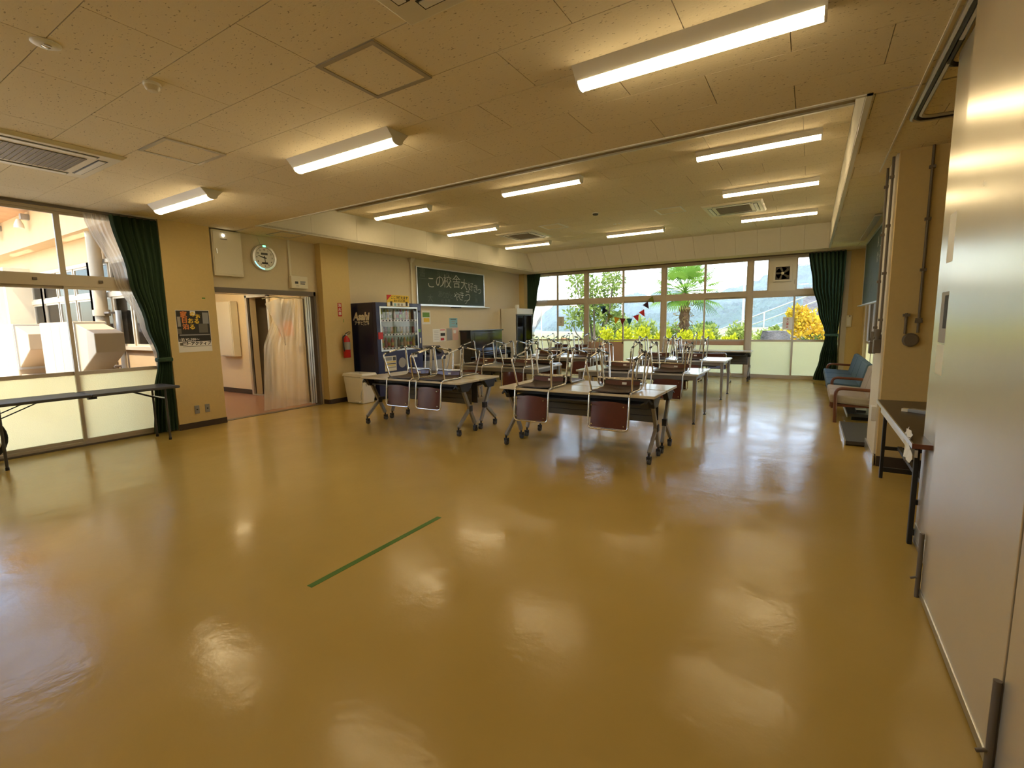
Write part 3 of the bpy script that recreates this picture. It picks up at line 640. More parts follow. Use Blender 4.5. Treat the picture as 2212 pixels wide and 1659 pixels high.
# vending machine
VX, VY0, VY1 = -6.88, 6.28, 7.50
t = thing('vending_machine', 'tall navy drinks vending machine by the ochre pillar', 'vending machine', ((XL+VX)/2, (VY0+VY1)/2, 0))
obj('cabinet', MB().box(XL+.02, VX-.09, VY0, VY1, .06, 1.86), 'navy', t, bevel=.008)
obj('plinth', MB().box(XL+.06, VX-.12, VY0+.03, VY1-.03, 0, .06), 'black', t)
m = MB(); x0, x1 = VX-.088, VX
m.box(x0, x1, VY0, VY0+.10, .08, 1.86); m.box(x0, x1, VY1-.13, VY1, .08, 1.86); m.box(x0, x1, VY0+.10, VY1-.13, 1.77, 1.86); m.box(x0, x1, VY0+.10, VY1-.13, .08, .95); m.box(x0, x0+.004, VY0+.10, VY1-.13, .95, 1.77)
door = obj('door', m, 'navy_front', t, bevel=.006)
obj('display_back', MB().box(x0+.004, x0+.008, VY0+.10, VY1-.13, .95, 1.77), 'vend_inside', t)
fr = MB(); a0, a1 = VY0+.085, VY1-.115
for q in ((a0, a1, .935, .965), (a0, a1, 1.755, 1.785), (a0, a0+.025, .965, 1.755), (a1-.025, a1, .965, 1.755)): fr.box(VX, VX+.008, q[0], q[1], q[2], q[3])
obj('window_trim', fr, 'alu_bright', t)
cans = [(.30, .38, .06), (.20, .25, .05), (.5, .12, .05), (.55, .40, .08), (.60, .62, .58), (.14, .05, .03), (.42, .30, .14), (.15, .22, .10), (.58, .30, .06), (.30, .06, .05)]
CM = []
for i, c in enumerate(cans): mat('can_%d' % i, c, .35); CM.append('can_%d' % i)
_shape = {}
for row, (zs, hgt, r, kind) in enumerate(((1.545, .20, .028, 'bottle'), (1.275, .13, .031, 'can'), (1.01, .19, .032, 'bottle'))):
    sh = obj('shelf', MB().box(x0+.006, VX-.002, VY0+.10, VY1-.13, zs-.045, zs-.006), 'white_plastic', t)
    for k in range(11):
        y = VY0+.17+k*.083
        b = obj('select_button', MB().lathe([(.016, 0), (.014, .006)], (VX-.002, y, zs-.026), 12, 'x'), 'dark_grey', sh)
    n = 11
    for k in range(n):
        y = VY0+.165+k*.084; key = (kind, row, CM[(k*3+row*2) % 10])
        cm = CM[(k//2*3+row*4+k % 2) % 10]
        if kind == 'can': pr = [(r*.85, 0), (r, .01), (r, hgt-.012), (r*.8, hgt)]
        else: pr = [(r*.9, 0), (r, .01), (r, hgt*.62), (r*.55, hgt*.82), (.013, hgt*.88), (.013, hgt)]
        s_ = obj('sample_bottle' if kind == 'bottle' else 'sample_can', MB().lathe(pr, (x0+.045, y, zs-.006), 12), cm, t, smooth=40)
        if k % 3 != 1 and kind == 'bottle': obj('wrapper', MB().lathe([(r*1.02, hgt*.15), (r*1.02, hgt*.5)], (x0+.045, y, zs-.006), 12), CM[(k+row*3+4) % 10], s_, smooth=40)
obj('display_glass', MB().box(VX-.001, VX+.002, VY0+.10, VY1-.13, .96, 1.76), 'glass', t)
op = obj('payment_panel', MB().box(VX, VX+.012, VY0+.15, VY0+.45, .55, .84), 'ivory', t, bevel=.004)
obj('bill_display', MB().box(VX+.012, VX+.014, VY0+.17, VY0+.33, .755, .82), 'mid_grey', op); obj('card_reader', MB().box(VX+.012, VX+.016, VY0+.36, VY0+.43, .75, .82), 'dark_grey', op)
for z_, mm in ((.725, 'yellow_pr'), (.69, 'ink'), (.66, 'yellow_pr'), (.62, 'ink_grey'), (.585, 'paper')): obj('printed_row', MB().box(VX+.012, VX+.0135, VY0+.17, VY0+.43, z_-.008, z_+.008), mm, op)
obj('coin_return', MB().box(VX, VX+.015, VY1-.40, VY1-.28, .44, .60), 'black', t); obj('delivery_flap', MB().box(VX, VX+.010, VY0+.16, VY1-.45, .20, .40), 'black_gloss', t)
obj('round_sticker', MB().lathe([(.10, 0), (.10, .002)], (VX, VY0+.62, .69), 24, 'x'), 'ink_grey', t); obj('white_sticker', MB().box(VX, VX+.003, VY1-.33, VY1-.17, .77, .86), 'paper', t); obj('red_sticker', MB().box(VX+.008, VX+.011, VY0+.02, VY0+.14, 1.17, 1.30), 'ink_red', t)
obj('coin_slot', MB().box(VX, VX+.014, VY1-.075, VY1-.045, 1.05, 1.16), 'white_plastic', t); obj('price_label', MB().box(VX, VX+.003, VY1-.10, VY1-.04, 1.28, 1.34), 'green_pr', t); obj('lock', MB().lathe([(.018, 0), (.018, .02), (.008, .024)], (VX, VY1-.06, 1.70), 12, 'x'), 'dark_grey', t)
sd_ = lambda x, z: plane((x, VY0-.001, z), (1, 0, 0), (0, 0, 1), .22)
lg = obj('lettering', text_mb('Asahi', .20, sd_(-7.28, 1.60), .009), 'paper', t, recalc=False)
obj('lettering', text_mb('アサヒ飲料', .082, plane((-7.28, VY0-.001, 1.475), (1, 0, 0), (0, 0, 1)), .0025), 'paper', t, recalc=False)
# the yellow placard on top of the machine
t = thing('placard', 'yellow advertising placard standing on the vending machine top', 'placard', (VX+.02, 6.84, 1.79))
obj('board', MB().box(VX+.012, VX+.018, 6.55, 7.14, 1.79, 2.005), 'yellow_pr', t); obj('corner_flash', MB().add([(VX+.0185, 6.55, 1.90), (VX+.0185, 6.68, 2.005), (VX+.0185, 6.55, 2.005)], [(0, 1, 2)]), 'ink_red', t)
obj('white_band', MB().box(VX+.018, VX+.019, 6.56, 7.13, 1.795, 1.865), 'paper', t)
obj('lettering', text_mb('ここで使えます', .066, on_left_wall(VX+.0195, 6.88, 1.955), .0015), 'ink', t, recalc=False); obj('lettering', text_mb('おトクに便利', .05, on_left_wall(VX+.0195, 6.88, 1.895), .001), 'ink', t, recalc=False)
for y, mm in ((6.66, 'ink'), (6.76, 'blue_pr'), (6.85, 'ink_grey'), (6.94, 'ink_grey'), (7.07, 'ink')): obj('printed_card', MB().box(VX+.019, VX+.020, y-.028, y+.028, 1.80, 1.85 if mm != 'ink' else 1.885), mm, t)

# waste bin in front of the machine
t = thing('waste_bin', 'white plastic swing-lid waste bin beside the vending machine', 'bin', (-7.12, 6.02, 0))
bx, by = -7.12, 6.02
def tap(z0, z1, a0, b0, a1, b1): return MB().hexa([(bx-a0, by-b0, z0), (bx+a0, by-b0, z0), (bx+a0, by+b0, z0), (bx-a0, by+b0, z0), (bx-a1, by-b1, z1), (bx+a1, by-b1, z1), (bx+a1, by+b1, z1), (bx-a1, by+b1, z1)])
obj('body', tap(.0, .50, .215, .135, .265, .165), 'white_plastic', t, bevel=.02); obj('lid', tap(.50, .56, .285, .18, .265, .165), 'white_plastic', t, bevel=.012); obj('pedal', MB().box(bx+.03, bx+.16, by-.18, by-.13, .03, .05), 'white_plastic', t)
rows = []
for i in range(7):
    z = .50-.07*i; rows.append([(bx+.27-.012*i+.012*math.sin(k*2.1+i), by-.17+.034*k+.01*math.cos(k*1.7+i*2), z+.015*math.sin(k*1.3)) for k in range(11)])
obj('bag_overhang', MB().grid(rows), 'clear_bag', t, smooth=60)

# recycling bins
for y0, lab in ((7.62, 'navy recycling bin right next to the vending machine'), (7.98, 'navy recycling bin nearest the wall leaflets')):
    t = thing('recycling_bin', lab, 'recycling bin', (-7.2, y0+.16, 0), 0, 'recycling bins')
    X1 = -6.92
    obj('frame_box', MB().box(-7.5, X1, y0, y0+.32, .0, .40), 'navy', t, bevel=.01); obj('hood', MB().prism([(-7.5, .66), (-7.5, .96), (X1-.16, .96), (X1, .74), (X1, .66)], 0, 'y', y0, y0+.32), 'navy', t, bevel=.012)
    obj('bag', MB().box(-7.48, X1-.02, y0+.015, y0+.305, .40, .66), 'clear_bag', t); obj('throw_hole', MB().cyl((X1-.10, y0+.16, .84), (X1-.055, y0+.16, .885), .085, 20), 'black', t, smooth=40)

# notices and leaflets on the wall
t = thing('wall_notice', 'white notice with green and yellow blocks beside the vending machine', 'notice', (XL, 8.47, 1.44))
obj('sheet', MB().box(XL, XL+.002, 8.33, 8.62, 1.44, 1.755), 'paper', t); obj('print_block', MB().box(XL+.002, XL+.003, 8.35, 8.59, 1.60, 1.71), 'green_pr', t); obj('print_block', MB().box(XL+.002, XL+.003, 8.38, 8.58, 1.49, 1.58), 'yellow_pr', t)
t = thing('wall_notice', 'pale blue notice with dark arc above the leaflets', 'notice', (XL, 9.47, 1.35))
obj('sheet', MB().box(XL, XL+.002, 9.31, 9.63, 1.345, 1.58), 'blue_pr', t)
for z_, w_ in ((1.55, .22), (1.50, .14), (1.45, .14), (1.375, .2)): obj('print_line', MB().box(XL+.002, XL+.003, 9.47-w_/2, 9.47+w_/2, z_-.008, z_+.008), 'ink_grey' if z_ != 1.55 else 'ink', t)
obj('print_dot', MB().box(XL+.002, XL+.003, 9.585, 9.61, 1.42, 1.46), 'ink', t)
for i, (y0, y1, z0, z1, mm, lab) in enumerate(((8.68, 8.93, 1.01, 1.32, 'paper', 'white text leaflet nearest the recycling bins'), (8.94, 9.15, 1.02, 1.32, 'paper', 'leaflet with red heading and red stamp'), (9.19, 9.41, 1.03, 1.33, 'ink_grey', 'grey photographic leaflet between red-headed and pink ones'), (9.43, 9.65, 1.03, 1.345, 'pink_pr', 'pinkish leaflet next to the piano'))):
    t = thing('leaflet', lab, 'leaflet', (XL, (y0+y1)/2, z0), 0, 'leaflets on the wall'); obj('sheet', MB().box(XL, XL+.002, y0, y1, z0, z1), mm, t)
    if i == 0:
        for k in range(6): obj('print_line', MB().box(XL+.002, XL+.003, y0+.05, y1-.04, z1-.05-.04*k, z1-.043-.04*k), 'ink_grey', t)
    if i == 1:
        obj('print_block', MB().box(XL+.002, XL+.003, y0+.01, y1-.02, 1.285, 1.305), 'ink_red', t); obj('print_block', MB().box(XL+.002, XL+.003, y0+.02, y1-.02, 1.15, 1.22), 'ink', t); obj('print_block', MB().box(XL+.002, XL+.003, y0+.02, y1-.06, 1.04, 1.10), 'ink_red', t)
    if i == 2: obj('print_block', MB().box(XL+.002, XL+.003, y0+.03, y1-.03, 1.06, 1.29), 'mid_grey', t)
    if i == 3: obj('print_block', MB().box(XL+.002, XL+.003, y0+.03, y1-.09, 1.20, 1.28), 'paper', t)

# blackboard
t = thing('blackboard', 'green chalkboard with white Japanese handwriting on the wall', 'blackboard', (XL+.03, 9.49, 1.86))
obj('slate', MB().box(XL+.005, XL+.022, 8.20, 10.78, 1.90, 2.72), 'chalkboard', t)
for q in ((8.17, 10.81, 2.72, 2.745), (8.17, 10.81, 1.872, 1.90), (8.17, 8.195, 1.90, 2.72), (10.785, 10.81, 1.90, 2.72)): obj('frame_bar', MB().box(XL, XL+.032, q[0], q[1], q[2], q[3]), 'alu_bright', t)
obj('chalk_tray', MB().box(XL, XL+.085, 8.17, 10.97, 1.855, 1.872), 'alu_bright', t)
XB = XL+.0226
for txt, y, z, s, ang in (('こ', 8.66, 2.39, .30, 0), ('の', 8.98, 2.43, .34, 4), ('校', 9.26, 2.44, .34, -3), ('舎', 9.62, 2.46, .34, 2), ('大', 9.93, 2.41, .30, -4), ('好', 10.21, 2.37, .24, 3), ('き', 10.42, 2.34, .24, -5), ('っ', 10.58, 2.30, .25, 0), ('や', 9.62, 2.10, .26, 8), ('き', 9.80, 2.12, .26, -10), ('っ', 9.97, 2.00, .18, 0), ('う', 10.08, 2.12, .32, 5)):
    m4 = on_left_wall(XB, y, z) @ Matrix.Rotation(math.radians(ang), 4, 'Z')
    obj('chalk_writing', text_mb(txt, s, m4, -.002, .0003), 'chalk', t, recalc=False)
for txt, y, z, s in (('及', 8.95, 2.62, .14), ('川', 9.10, 2.62, .13), ('理', 9.28, 2.60, .15), ('い', 9.47, 2.61, .12), ('書', 8.38, 2.60, .22), ('あ', 8.98, 2.14, .18), ('り', 9.12, 2.12, .18), ('が', 9.26, 2.13, .18), ('と', 9.40, 2.11, .15), ('ご', 10.42, 2.14, .12), ('飯', 10.45, 2.03, .12), ('校', 9.05, 1.98, .11), ('舎', 9.18, 1.98, .11), ('祭', 9.30, 1.99, .11), ('大', 8.62, 2.03, .2)):
    obj('chalk_writing', text_mb(txt, s, on_left_wall(XB, y, z), -.0005, .0003), 'chalk_dim', t, recalc=False)
obj('chalk_line', MB().box(XB, XB+.0005, 8.26, 8.56, 2.475, 2.483), 'chalk_dim', t)
for y in (9.42, 9.55, 9.68): tag(obj('board_eraser', MB().box(XL+.02, XL+.07, y-.05, y+.05, 1.832, 1.854), 'black', bevel=.004), 'small black block under the chalk tray, %s of three along it' % {9.42: 'nearest', 9.55: 'middle', 9.68: 'farthest'}[y], 'eraser', 'blocks under the chalk tray')
t = thing('wall_conduit', 'slim cream conduit beside the blackboard with a flared top', 'conduit', (XL+.015, 8.02, 1.9)); obj('pipe', MB().box(XL, XL+.03, 8.00, 8.045, 1.2, 2.83), 'ivory', t); obj('top_cap', MB().hexa([(XL, 7.99, 2.80), (XL+.04, 7.99, 2.80), (XL+.04, 8.055, 2.80), (XL, 8.055, 2.80), (XL, 7.95, ZC), (XL+.09, 7.95, ZC), (XL+.09, 8.095, ZC), (XL, 8.095, ZC)]), 'ivory', t)

# piano
t = thing('upright_piano', 'black upright piano against the wall under the leaflets', 'piano', (-7.35, 10.43, 0))
PY0, PY1 = 9.71, 11.16
obj('upper_case', MB().box(XL+.02, -7.27, PY0, PY1, .62, 1.24), 'black_gloss', t, bevel=.006); obj('lid', MB().box(XL+.01, -7.24, PY0-.03, PY1+.03, 1.24, 1.268), 'black_gloss', t, bevel=.005)
obj('upper_panel', MB().box(-7.27, -7.262, PY0+.16, PY1-.16, .80, 1.20), 'black_gloss', t, bevel=.004); obj('lower_panel', MB().box(XL+.02, -7.30, PY0+.03, PY1-.03, .06, .62), 'black_gloss', t)
obj('key_bed', MB().box(-7.27, -6.98, PY0, PY1, .60, .655), 'black_gloss', t, bevel=.006); obj('key_cover', MB().prism([(-7.27, .655), (-7.0, .655), (-7.0, .70), (-7.05, .74), (-7.27, .80)], 0, 'y', PY0+.05, PY1-.05), 'black_gloss', t, bevel=.005)
for y in (PY0, PY1-.05): obj('cheek', MB().box(-7.27, -6.99, y, y+.05, .655, .78), 'black_gloss', t, bevel=.01); obj('leg', MB().box(-7.06, -7.0, y, y+.05, .0, .60), 'black_gloss', t)
for k in (-.08, 0, .08): obj('pedal', MB().box(-7.30, -7.20, 10.43+k-.012, 10.43+k+.012, .05, .065), 'chrome', t)
t = thing('piano_bench', 'dark padded bench in front of the piano', 'bench', (-6.75, 10.35, 0))
obj('cushion', MB().box(-6.92, -6.58, 10.0, 10.7, .46, .53), 'black', t, bevel=.02)
for a in (-6.90, -6.63):
    for b in (10.03, 10.64): obj('leg', MB().box(a, a+.035, b, b+.035, 0, .46), 'black_gloss', t)

# glass-door refrigerator
t = thing('display_refrigerator', 'white glass-door display refrigerator in the far corner', 'refrigerator', (-7.33, 12.08, 0))
FX, FY0, FY1 = -7.05, 11.62, 12.52
m = MB(); m.box(XL+.03, FX-.05, FY0, FY0+.03, .03, 1.84); m.box(XL+.03, FX-.05, FY1-.03, FY1, .03, 1.84); m.box(XL+.03, XL+.06, FY0+.03, FY1-.03, .03, 1.84); m.box(XL+.06, FX-.052, FY0+.03, FY1-.03, 1.66, 1.84); m.box(XL+.06, FX-.052, FY0+.03, FY1-.03, .03, .30)
obj('cabinet', m, 'white_plastic', t); obj('header', MB().box(FX-.05, FX, FY0, FY1, 1.68, 1.84), 'white_plastic', t, bevel=.006); obj('base_grille', MB().box(FX-.05, FX-.01, FY0, FY1, .03, .22), 'mid_grey', t)
for a, b in ((FY0+.01, FY0+.46), (FY0+.44, FY1-.01)):
    dd = obj('glass_door', bars(a, b, .24, 1.67, .035, .014, lambda m, a0, a1, d0, d1, z0, z1: m.box(FX-.03+d0, FX-.03+d1, a0, a1, z0, z1)), 'black', t); obj('pane', MB().box(FX-.033, FX-.027, a+.03, b-.03, .27, 1.64), 'glass', dd); obj('handle', MB().box(FX-.012, FX+.015, b-.03 if a < 12 else a+.005, b-.012 if a < 12 else a+.023, .7, 1.3), 'black', dd)
for z in (.55, .82, 1.09, 1.36): obj('shelf', MB().box(XL+.06, FX-.06, FY0+.03, FY1-.03, z, z+.012), 'alu_bright', t)
for z, mm, n in ((1.372, 'ivory', 3), (.832, 'leaf_bush', 0)):
    for k in range(n): tag(obj('carton', MB().box(-7.35, -7.15, FY0+.12+.24*k, FY0+.27+.24*k, z, z+.16), mm, bevel=.004), 'pale carton in refrigerator, %s on its top shelf' % ('nearest', 'middle', 'farthest')[k], 'carton', 'cartons in the refrigerator')
tag(obj('paper_roll', MB().lathe([(.05, 1.84), (.06, 1.86), (.06, 1.93), (.05, 1.95)], (-7.25, 11.95, 0), 16), 'paper', smooth=40), 'white roll lying on top of the refrigerator', 'roll')

# ================================================================== CURTAINS
def drape(keys, folds, amp, axis, pos, nz=26, seed=0):
    """keys: (z, a0, a1, amp scale) from top to bottom; the sheet hangs in the plane axis=pos and folds out of it"""
    rr = random.Random(seed); ph = [rr.uniform(-.5, .5) for _ in range(64)]
    zt, zb = keys[0][0], keys[-1][0]; n = folds*8; rows = []
    for i in range(nz+1):
        z = zt+(zb-zt)*i/nz
        for k in range(len(keys)-1):
            if keys[k][0] >= z >= keys[k+1][0]-1e-9:
                u = (keys[k][0]-z)/max(1e-6, keys[k][0]-keys[k+1][0]); u = u*u*(3-2*u)
                a0, a1, s = (keys[k][j]+(keys[k+1][j]-keys[k][j])*u for j in (1, 2, 3)); break
        row = []
        for k in range(n+1):
            t = k/n; a = a0+(a1-a0)*t
            w_ = math.sin(2*PI*folds*t + ph[int(t*folds) % 64]*.8 + .35*math.sin(3*z+t*5)) + .35*math.sin(4*PI*folds*t+1.3+z)
            d = amp*s*w_
            row.append((pos+d, a, z) if axis == 'x' else (a, pos+d, z))
        rows.append(row)
    return MB().grid(rows)
t = thing('green_curtain', 'dark green tied-back curtain at the court window', 'curtain', (-7.55, 3.0, .02))
obj('drape', drape([(2.865, 2.60, 3.16, 1), (2.1, 2.73, 3.15, .9), (1.5, 2.86, 3.14, .8), (1.06, 2.96, 3.13, .8), (.98, 2.95, 3.13, .8), (.6, 2.87, 3.13, 1), (.02, 2.82, 3.13, 1.1)], 7, .035, 'x', -7.53, seed=1), 'green_curtain', t, smooth=80)
obj('tie_band', MB().box(-7.595, -7.465, 2.94, 3.125, .985, 1.045), 'green_curtain', t, bevel=.02)
t = thing('lace_curtain', 'white lace curtain behind the green court-window curtain', 'curtain', (-7.60, 2.8, 1.0))
obj('drape', drape([(2.86, 2.36, 2.62, 1), (2.1, 2.60, 2.78, .8), (1.5, 2.82, 2.93, .6), (1.05, 2.95, 3.02, .4), (.6, 3.0, 3.08, .4), (.05, 3.0, 3.1, .5)], 5, .014, 'x', -7.598, seed=2), 'lace', t, smooth=80)
t = thing('green_curtain', 'dark green tied-back curtain at the far window beside the sofa', 'curtain', (.3, 12.9, .02))
obj('drape', drape([(2.88, -.12, .58, 1), (2.2, -.02, .57, .95), (1.6, .12, .55, .85), (1.08, .27, .52, .7), (1.0, .28, .52, .7), (.5, .20, .54, 1), (.02, .10, .55, 1.1)], 9, .032, 'y', 12.91, seed=3), 'green_curtain', t, smooth=80)
obj('tie_band', MB().box(.265, .53, 12.855, 12.965, 1.01, 1.075), 'green_curtain', t, bevel=.02)
t = thing('green_curtain', 'dark green curtain at far window behind the refrigerator', 'curtain', (-7.25, 12.88, .02))
obj('drape', drape([(2.88, -7.44, -6.98, 1), (2.2, -7.44, -7.10, .9), (1.5, -7.44, -7.26, .8), (1.05, -7.44, -7.33, .7), (.02, -7.44, -7.2, 1)], 7, .028, 'y', 12.89, seed=4), 'green_curtain', t, smooth=80)
t = thing('lace_curtain', 'cream lace curtain tied back next to the refrigerator', 'curtain', (-7.0, 12.95, .02))
obj('drape', drape([(2.88, -7.0, -6.70, 1), (2.2, -7.1, -6.74, .9), (1.6, -7.28, -6.98, .8), (1.1, -7.42, -7.25, .6), (1.0, -7.42, -7.26, .6), (.5, -7.42, -7.15, .9), (.02, -7.42, -7.1, 1)], 6, .016, 'y', 12.95, seed=5), 'lace', t, smooth=80)
obj('tie_band', MB().box(-7.43, -7.24, 12.92, 12.98, 1.01, 1.07), 'ivory', t, bevel=.015)
# vinyl sheet hanging in the doorway, one corner turned over
t = thing('vinyl_curtain', 'milky plastic sheet curtain hanging in the doorway, corner folded over', 'curtain', (-7.72, 4.95, .03))
rows = []
for i in range(25):
    u = i/24; z = 1.92-1.88*u
    aL = 4.62 + (.30*max(0, 1-u/.42) if u < .42 else 0) - .14*u
    row = []
    for k in range(41):
        s = k/40; y = aL+(5.36+.03*u-aL)*s
        row.append((-7.72+.03*math.sin(s*19+.6*u)+.014*math.sin(s*43+u*3), y, z))
    rows.append(row)
obj('sheet', MB().grid(rows), 'vinyl_sheet', t, smooth=80)
rows = []
for i in range(9):
    u = i/8; row = []
    for k in range(9):
        s = k/8; row.append((-7.665-.02*math.sin(s*3), 4.92-.30*(1-u)*1.0*(1-s*.9)+.02*u, 1.92-.80*u*(1) - .10*(1-s)*(1-u)))
    rows.append(row)
obj('folded_corner', MB().grid(rows), 'vinyl_sheet', t, smooth=80)
obj('hem', MB().tube([(-7.70, 4.60, 1.90), (-7.69, 4.78, 1.935), (-7.71, 5.0, 1.925), (-7.70, 5.2, 1.935), (-7.71, 5.38, 1.925)], .010, 6), 'ivory', t)
tag(obj('curtain_wire', MB().tube([(-7.70, 3.8, 1.955), (-7.70, 5.5, 1.955)], .004, 6), 'steel'), 'thin wire across the top of the doorway', 'wire')
# corridor fittings
for x0, x1, z0, z1, lab in ((-11.20, -10.45, .82, 1.99, 'tall cream metal wall cabinet in the corridor'), (-12.3, -11.45, 1.30, 1.98, 'smaller cream wall box in the corridor beyond the cabinet')):
    t = thing('corridor_cabinet', lab, 'cabinet', ((x0+x1)/2, 5.62, z0)); obj('body', MB().box(x0, x1, 5.53, 5.675, z0, z1), 'ivory', t, bevel=.004); obj('door', MB().box(x0+.02, x1-.02, 5.52, 5.53, z0+.02, z1-.02), 'ivory', t, bevel=.003); obj('handle', MB().box(x0+.06, x0+.08, 5.51, 5.52, (z0+z1)/2-.06, (z0+z1)/2+.06), 'steel', t)
t = thing('corridor_notice', 'white printed notice under the corridor wall boxes', 'notice', (-11.6, 5.69, .98)); obj('sheet', MB().box(-11.72, -11.42, 5.695, 5.699, .95, 1.25), 'paper', t)
for z_ in (1.19, 1.12, 1.05, .99): obj('print_line', MB().box(-11.68, -11.46, 5.694, 5.695, z_-.008, z_+.008), 'ink_grey', t)
t = thing('corridor_light', 'corridor ceiling light beyond the doorway', 'light', (-10.0, 4.6, 2.44)); obj('housing', MB().box(-10.65, -9.35, 4.5, 4.7, 2.46, 2.5), 'white_plastic', t); obj('lens', MB().box(-10.6, -9.4, 4.53, 4.67, 2.43, 2.46), 'tube_lens', t)
t = thing('corridor_light', 'second corridor ceiling light, added unseen deeper inside', 'light', (-12.6, 4.6, 2.44)); obj('housing', MB().box(-13.25, -11.95, 4.5, 4.7, 2.46, 2.5), 'white_plastic', t); obj('lens', MB().box(-13.2, -12.0, 4.53, 4.67, 2.43, 2.46), 'tube_lens', t)  # unseen lamp added to make the corridor brighter
t = thing('corridor_light', 'added unseen corridor ceiling light just inside the doorway', 'light', (-8.6, 4.6, 2.44)); obj('housing', MB().box(-9.05, -8.05, 4.5, 4.7, 2.46, 2.5), 'white_plastic', t); obj('lens', MB().box(-9.0, -8.1, 4.53, 4.67, 2.43, 2.46), 'tube_lens', t)  # another unseen lamp added for corridor brightness

# ================================================================== TABLES AND CHAIRS
def make_chair():
    t = thing('stacking_chair', '-', 'chair')
    fr = [(-.213, .04, .013), (-.252, -.035, .335), (-.252, .405, .42), (-.213, .405, .016), (-.213, -.02, .013), (-.213, -.06, -.36), (.213, -.06, -.36), (.213, -.02, .013), (.213, .405, .016), (.252, .405, .42), (.252, -.035, .335), (.213, .04, .013)]
    obj('frame', MB().tube(fillet(fr, .05, 5), .0105, 8), 'chrome', t, smooth=60, local=True)
    obj('crossbar', MB().tube([(-.221, .405, .098), (.221, .405, .098)], .0105, 8), 'chrome', t, smooth=60, local=True)
    prof = [(.0, .012), (.05, .006), (.15, .004), (.27, .004), (.325, .008), (.36, .022), (.381, .05), (.391, .088)]
    rows = [[(x, y, z+.0022*(x/.19)**2*4) for x in (-.195, -.1, 0, .1, .195)] for y, z in prof]
    obj('seat', MB().plate(rows, (0, .004, .011)), 'seat_under', t, smooth=50, local=True, label='dark plywood seat, underside up')
    rows = []
    for i in range(7):
        u = i/6
        row = []
        for k in range(9):
            x = -.192+.048*k; top = -.075-.022*(x/.19)**2
            z = top+(-.345-top)*u; y = -.02-.04*(-z/.36)+.018*(1-(x/.192)**2)*-1+.010
            row.append((x, y, z))
        rows.append(row)
    br = obj('backrest', MB().plate(rows, (0, .012, 0)), 'seat_ply', t, smooth=50, local=True)
    obj('front_lip', MB().plate([[(x, .372+.004*j, .034+.014*j) for x in (-.19, 0, .19)] for j in range(5)], (0, -.004, .001)), 'seat_ply', t, smooth=50, local=True)
    for x in (-.17, .17):
        for z in (-.115, -.31): obj('screw', MB().cyl((x, -.075, z), (x, -.035, z), .007, 8), 'chrome', br, smooth=40, local=True)
    obj('sticker', MB().add([(.0, .372, .052), (.05, .372, .052), (.05, .377, .076), (.0, .377, .076)], [(0, 1, 2, 3)]), 'paper', t, local=True)
    for x in (-.25, .25):
        for (y, z) in ((.045, .3525), (.325, .4065)): obj('glide', MB().tube([(x*1.008, y-.03, z-.004), (x*1.008, y+.03, z+.0076)], .0145, 8), 'black', t, smooth=50, local=True)
    return t
CH0 = make_chair(); _used = [False]
def chair(x, y, z, rz, label, group, upright=False):
    if not _used[0]: c = CH0; _used[0] = True
    else: c = dup(CH0)
    c.location = (x, y, z); c.rotation_euler = (0, 0, rz)
    if upright: c.rotation_mode = 'XYZ'; c.rotation_euler = (math.radians(169.1), 0, rz)
    c['label'] = label; c['group'] = group; return c

def caster(parent, x, y):
    s = obj('caster', MB().cyl((x, y, .075), (x, y, .115), .011, 10), 'black', parent, smooth=40, local=True)
    obj('fork', MB().box(x-.022, x+.022, y-.012, y+.030, .045, .082), 'black', s, local=True)
    obj('wheel', MB().lathe([(.018, -.019), (.033, -.016), (.033, -.003), (.020, 0), (.033, .003), (.033, .016), (.018, .019)], (x, y+.012, .034), 16, 'x'), 'dark_grey', s, smooth=40, local=True)
def bar(m, a, b, w, h):
    a, b = Vector(a), Vector(b); d = (b-a).normalized(); s = Vector((1, 0, 0)); n = d.cross(s).normalized()
    p = []
    for q in (a, b):
        for (i, j) in ((-1, -1), (1, -1), (1, 1), (-1, 1)): p.append(q+s*i*w/2+n*j*h/2)
    return m.hexa(p)
def make_flip(top):
    """nesting table, 1.8 x .45; its front edge is at y=-.225"""
    t = thing('folding_table', '-', 'table')
    obj('table_top', MB().box(-.9, .9, -.225, .225, .672, .70), top, t, bevel=.006, local=True)
    obj('under_beam', MB().box(-.80, .80, -.06, .06, .615, .668), 'dark_grey', t, local=True)
    obj('under_shelf', MB().box(-.74, .74, -.15, .15, .585, .600), 'dark_grey', t, local=True)
    mp = obj('modesty_panel', MB().box(-.80, .80, .168, .172, .36, .64), 'dark_grey', t, local=True)
    for k in range(4): obj('panel_slat', MB().box(-.80, .80, .160, .168, .365+.068*k, .428+.068*k), 'panel_grey', mp, bevel=.004, local=True)
    for s in (-1, 1):
        x = s*.845
        m = MB(); bar(m, (x, -.10, .645), (x, .165, .115), .034, .048); lg = obj('leg', m, 'leg_grey', t, bevel=.006, local=True)
        m = MB(); bar(m, (x, .07, .33), (x, -.185, .115), .034, .044); obj('brace', m, 'leg_grey', lg, bevel=.006, local=True)
        obj('joint', MB().box(x-.024, x+.024, .035, .105, .285, .365), 'black', lg, bevel=.008, local=True)
        obj('head_bracket', MB().hexa([(x-.03, -.12, .56), (x+.03, -.12, .56), (x+.03, .02, .56), (x-.03, .02, .56), (x-.03, -.18, .671), (x+.03, -.18, .671), (x+.03, .12, .671), (x-.03, .12, .671)]), 'black', t, bevel=.006, local=True)
        obj('stacking_hook', MB().prism([(x, .671), (x+s*.035, .62), (x+s*.02, .612), (x-s*.005, .645), (x-s*.03, .612), (x-s*.045, .62)], 0, 'y', -.21, -.18), 'black', t, local=True)
        caster(t, x, .165); caster(t, x, -.185)
    return t
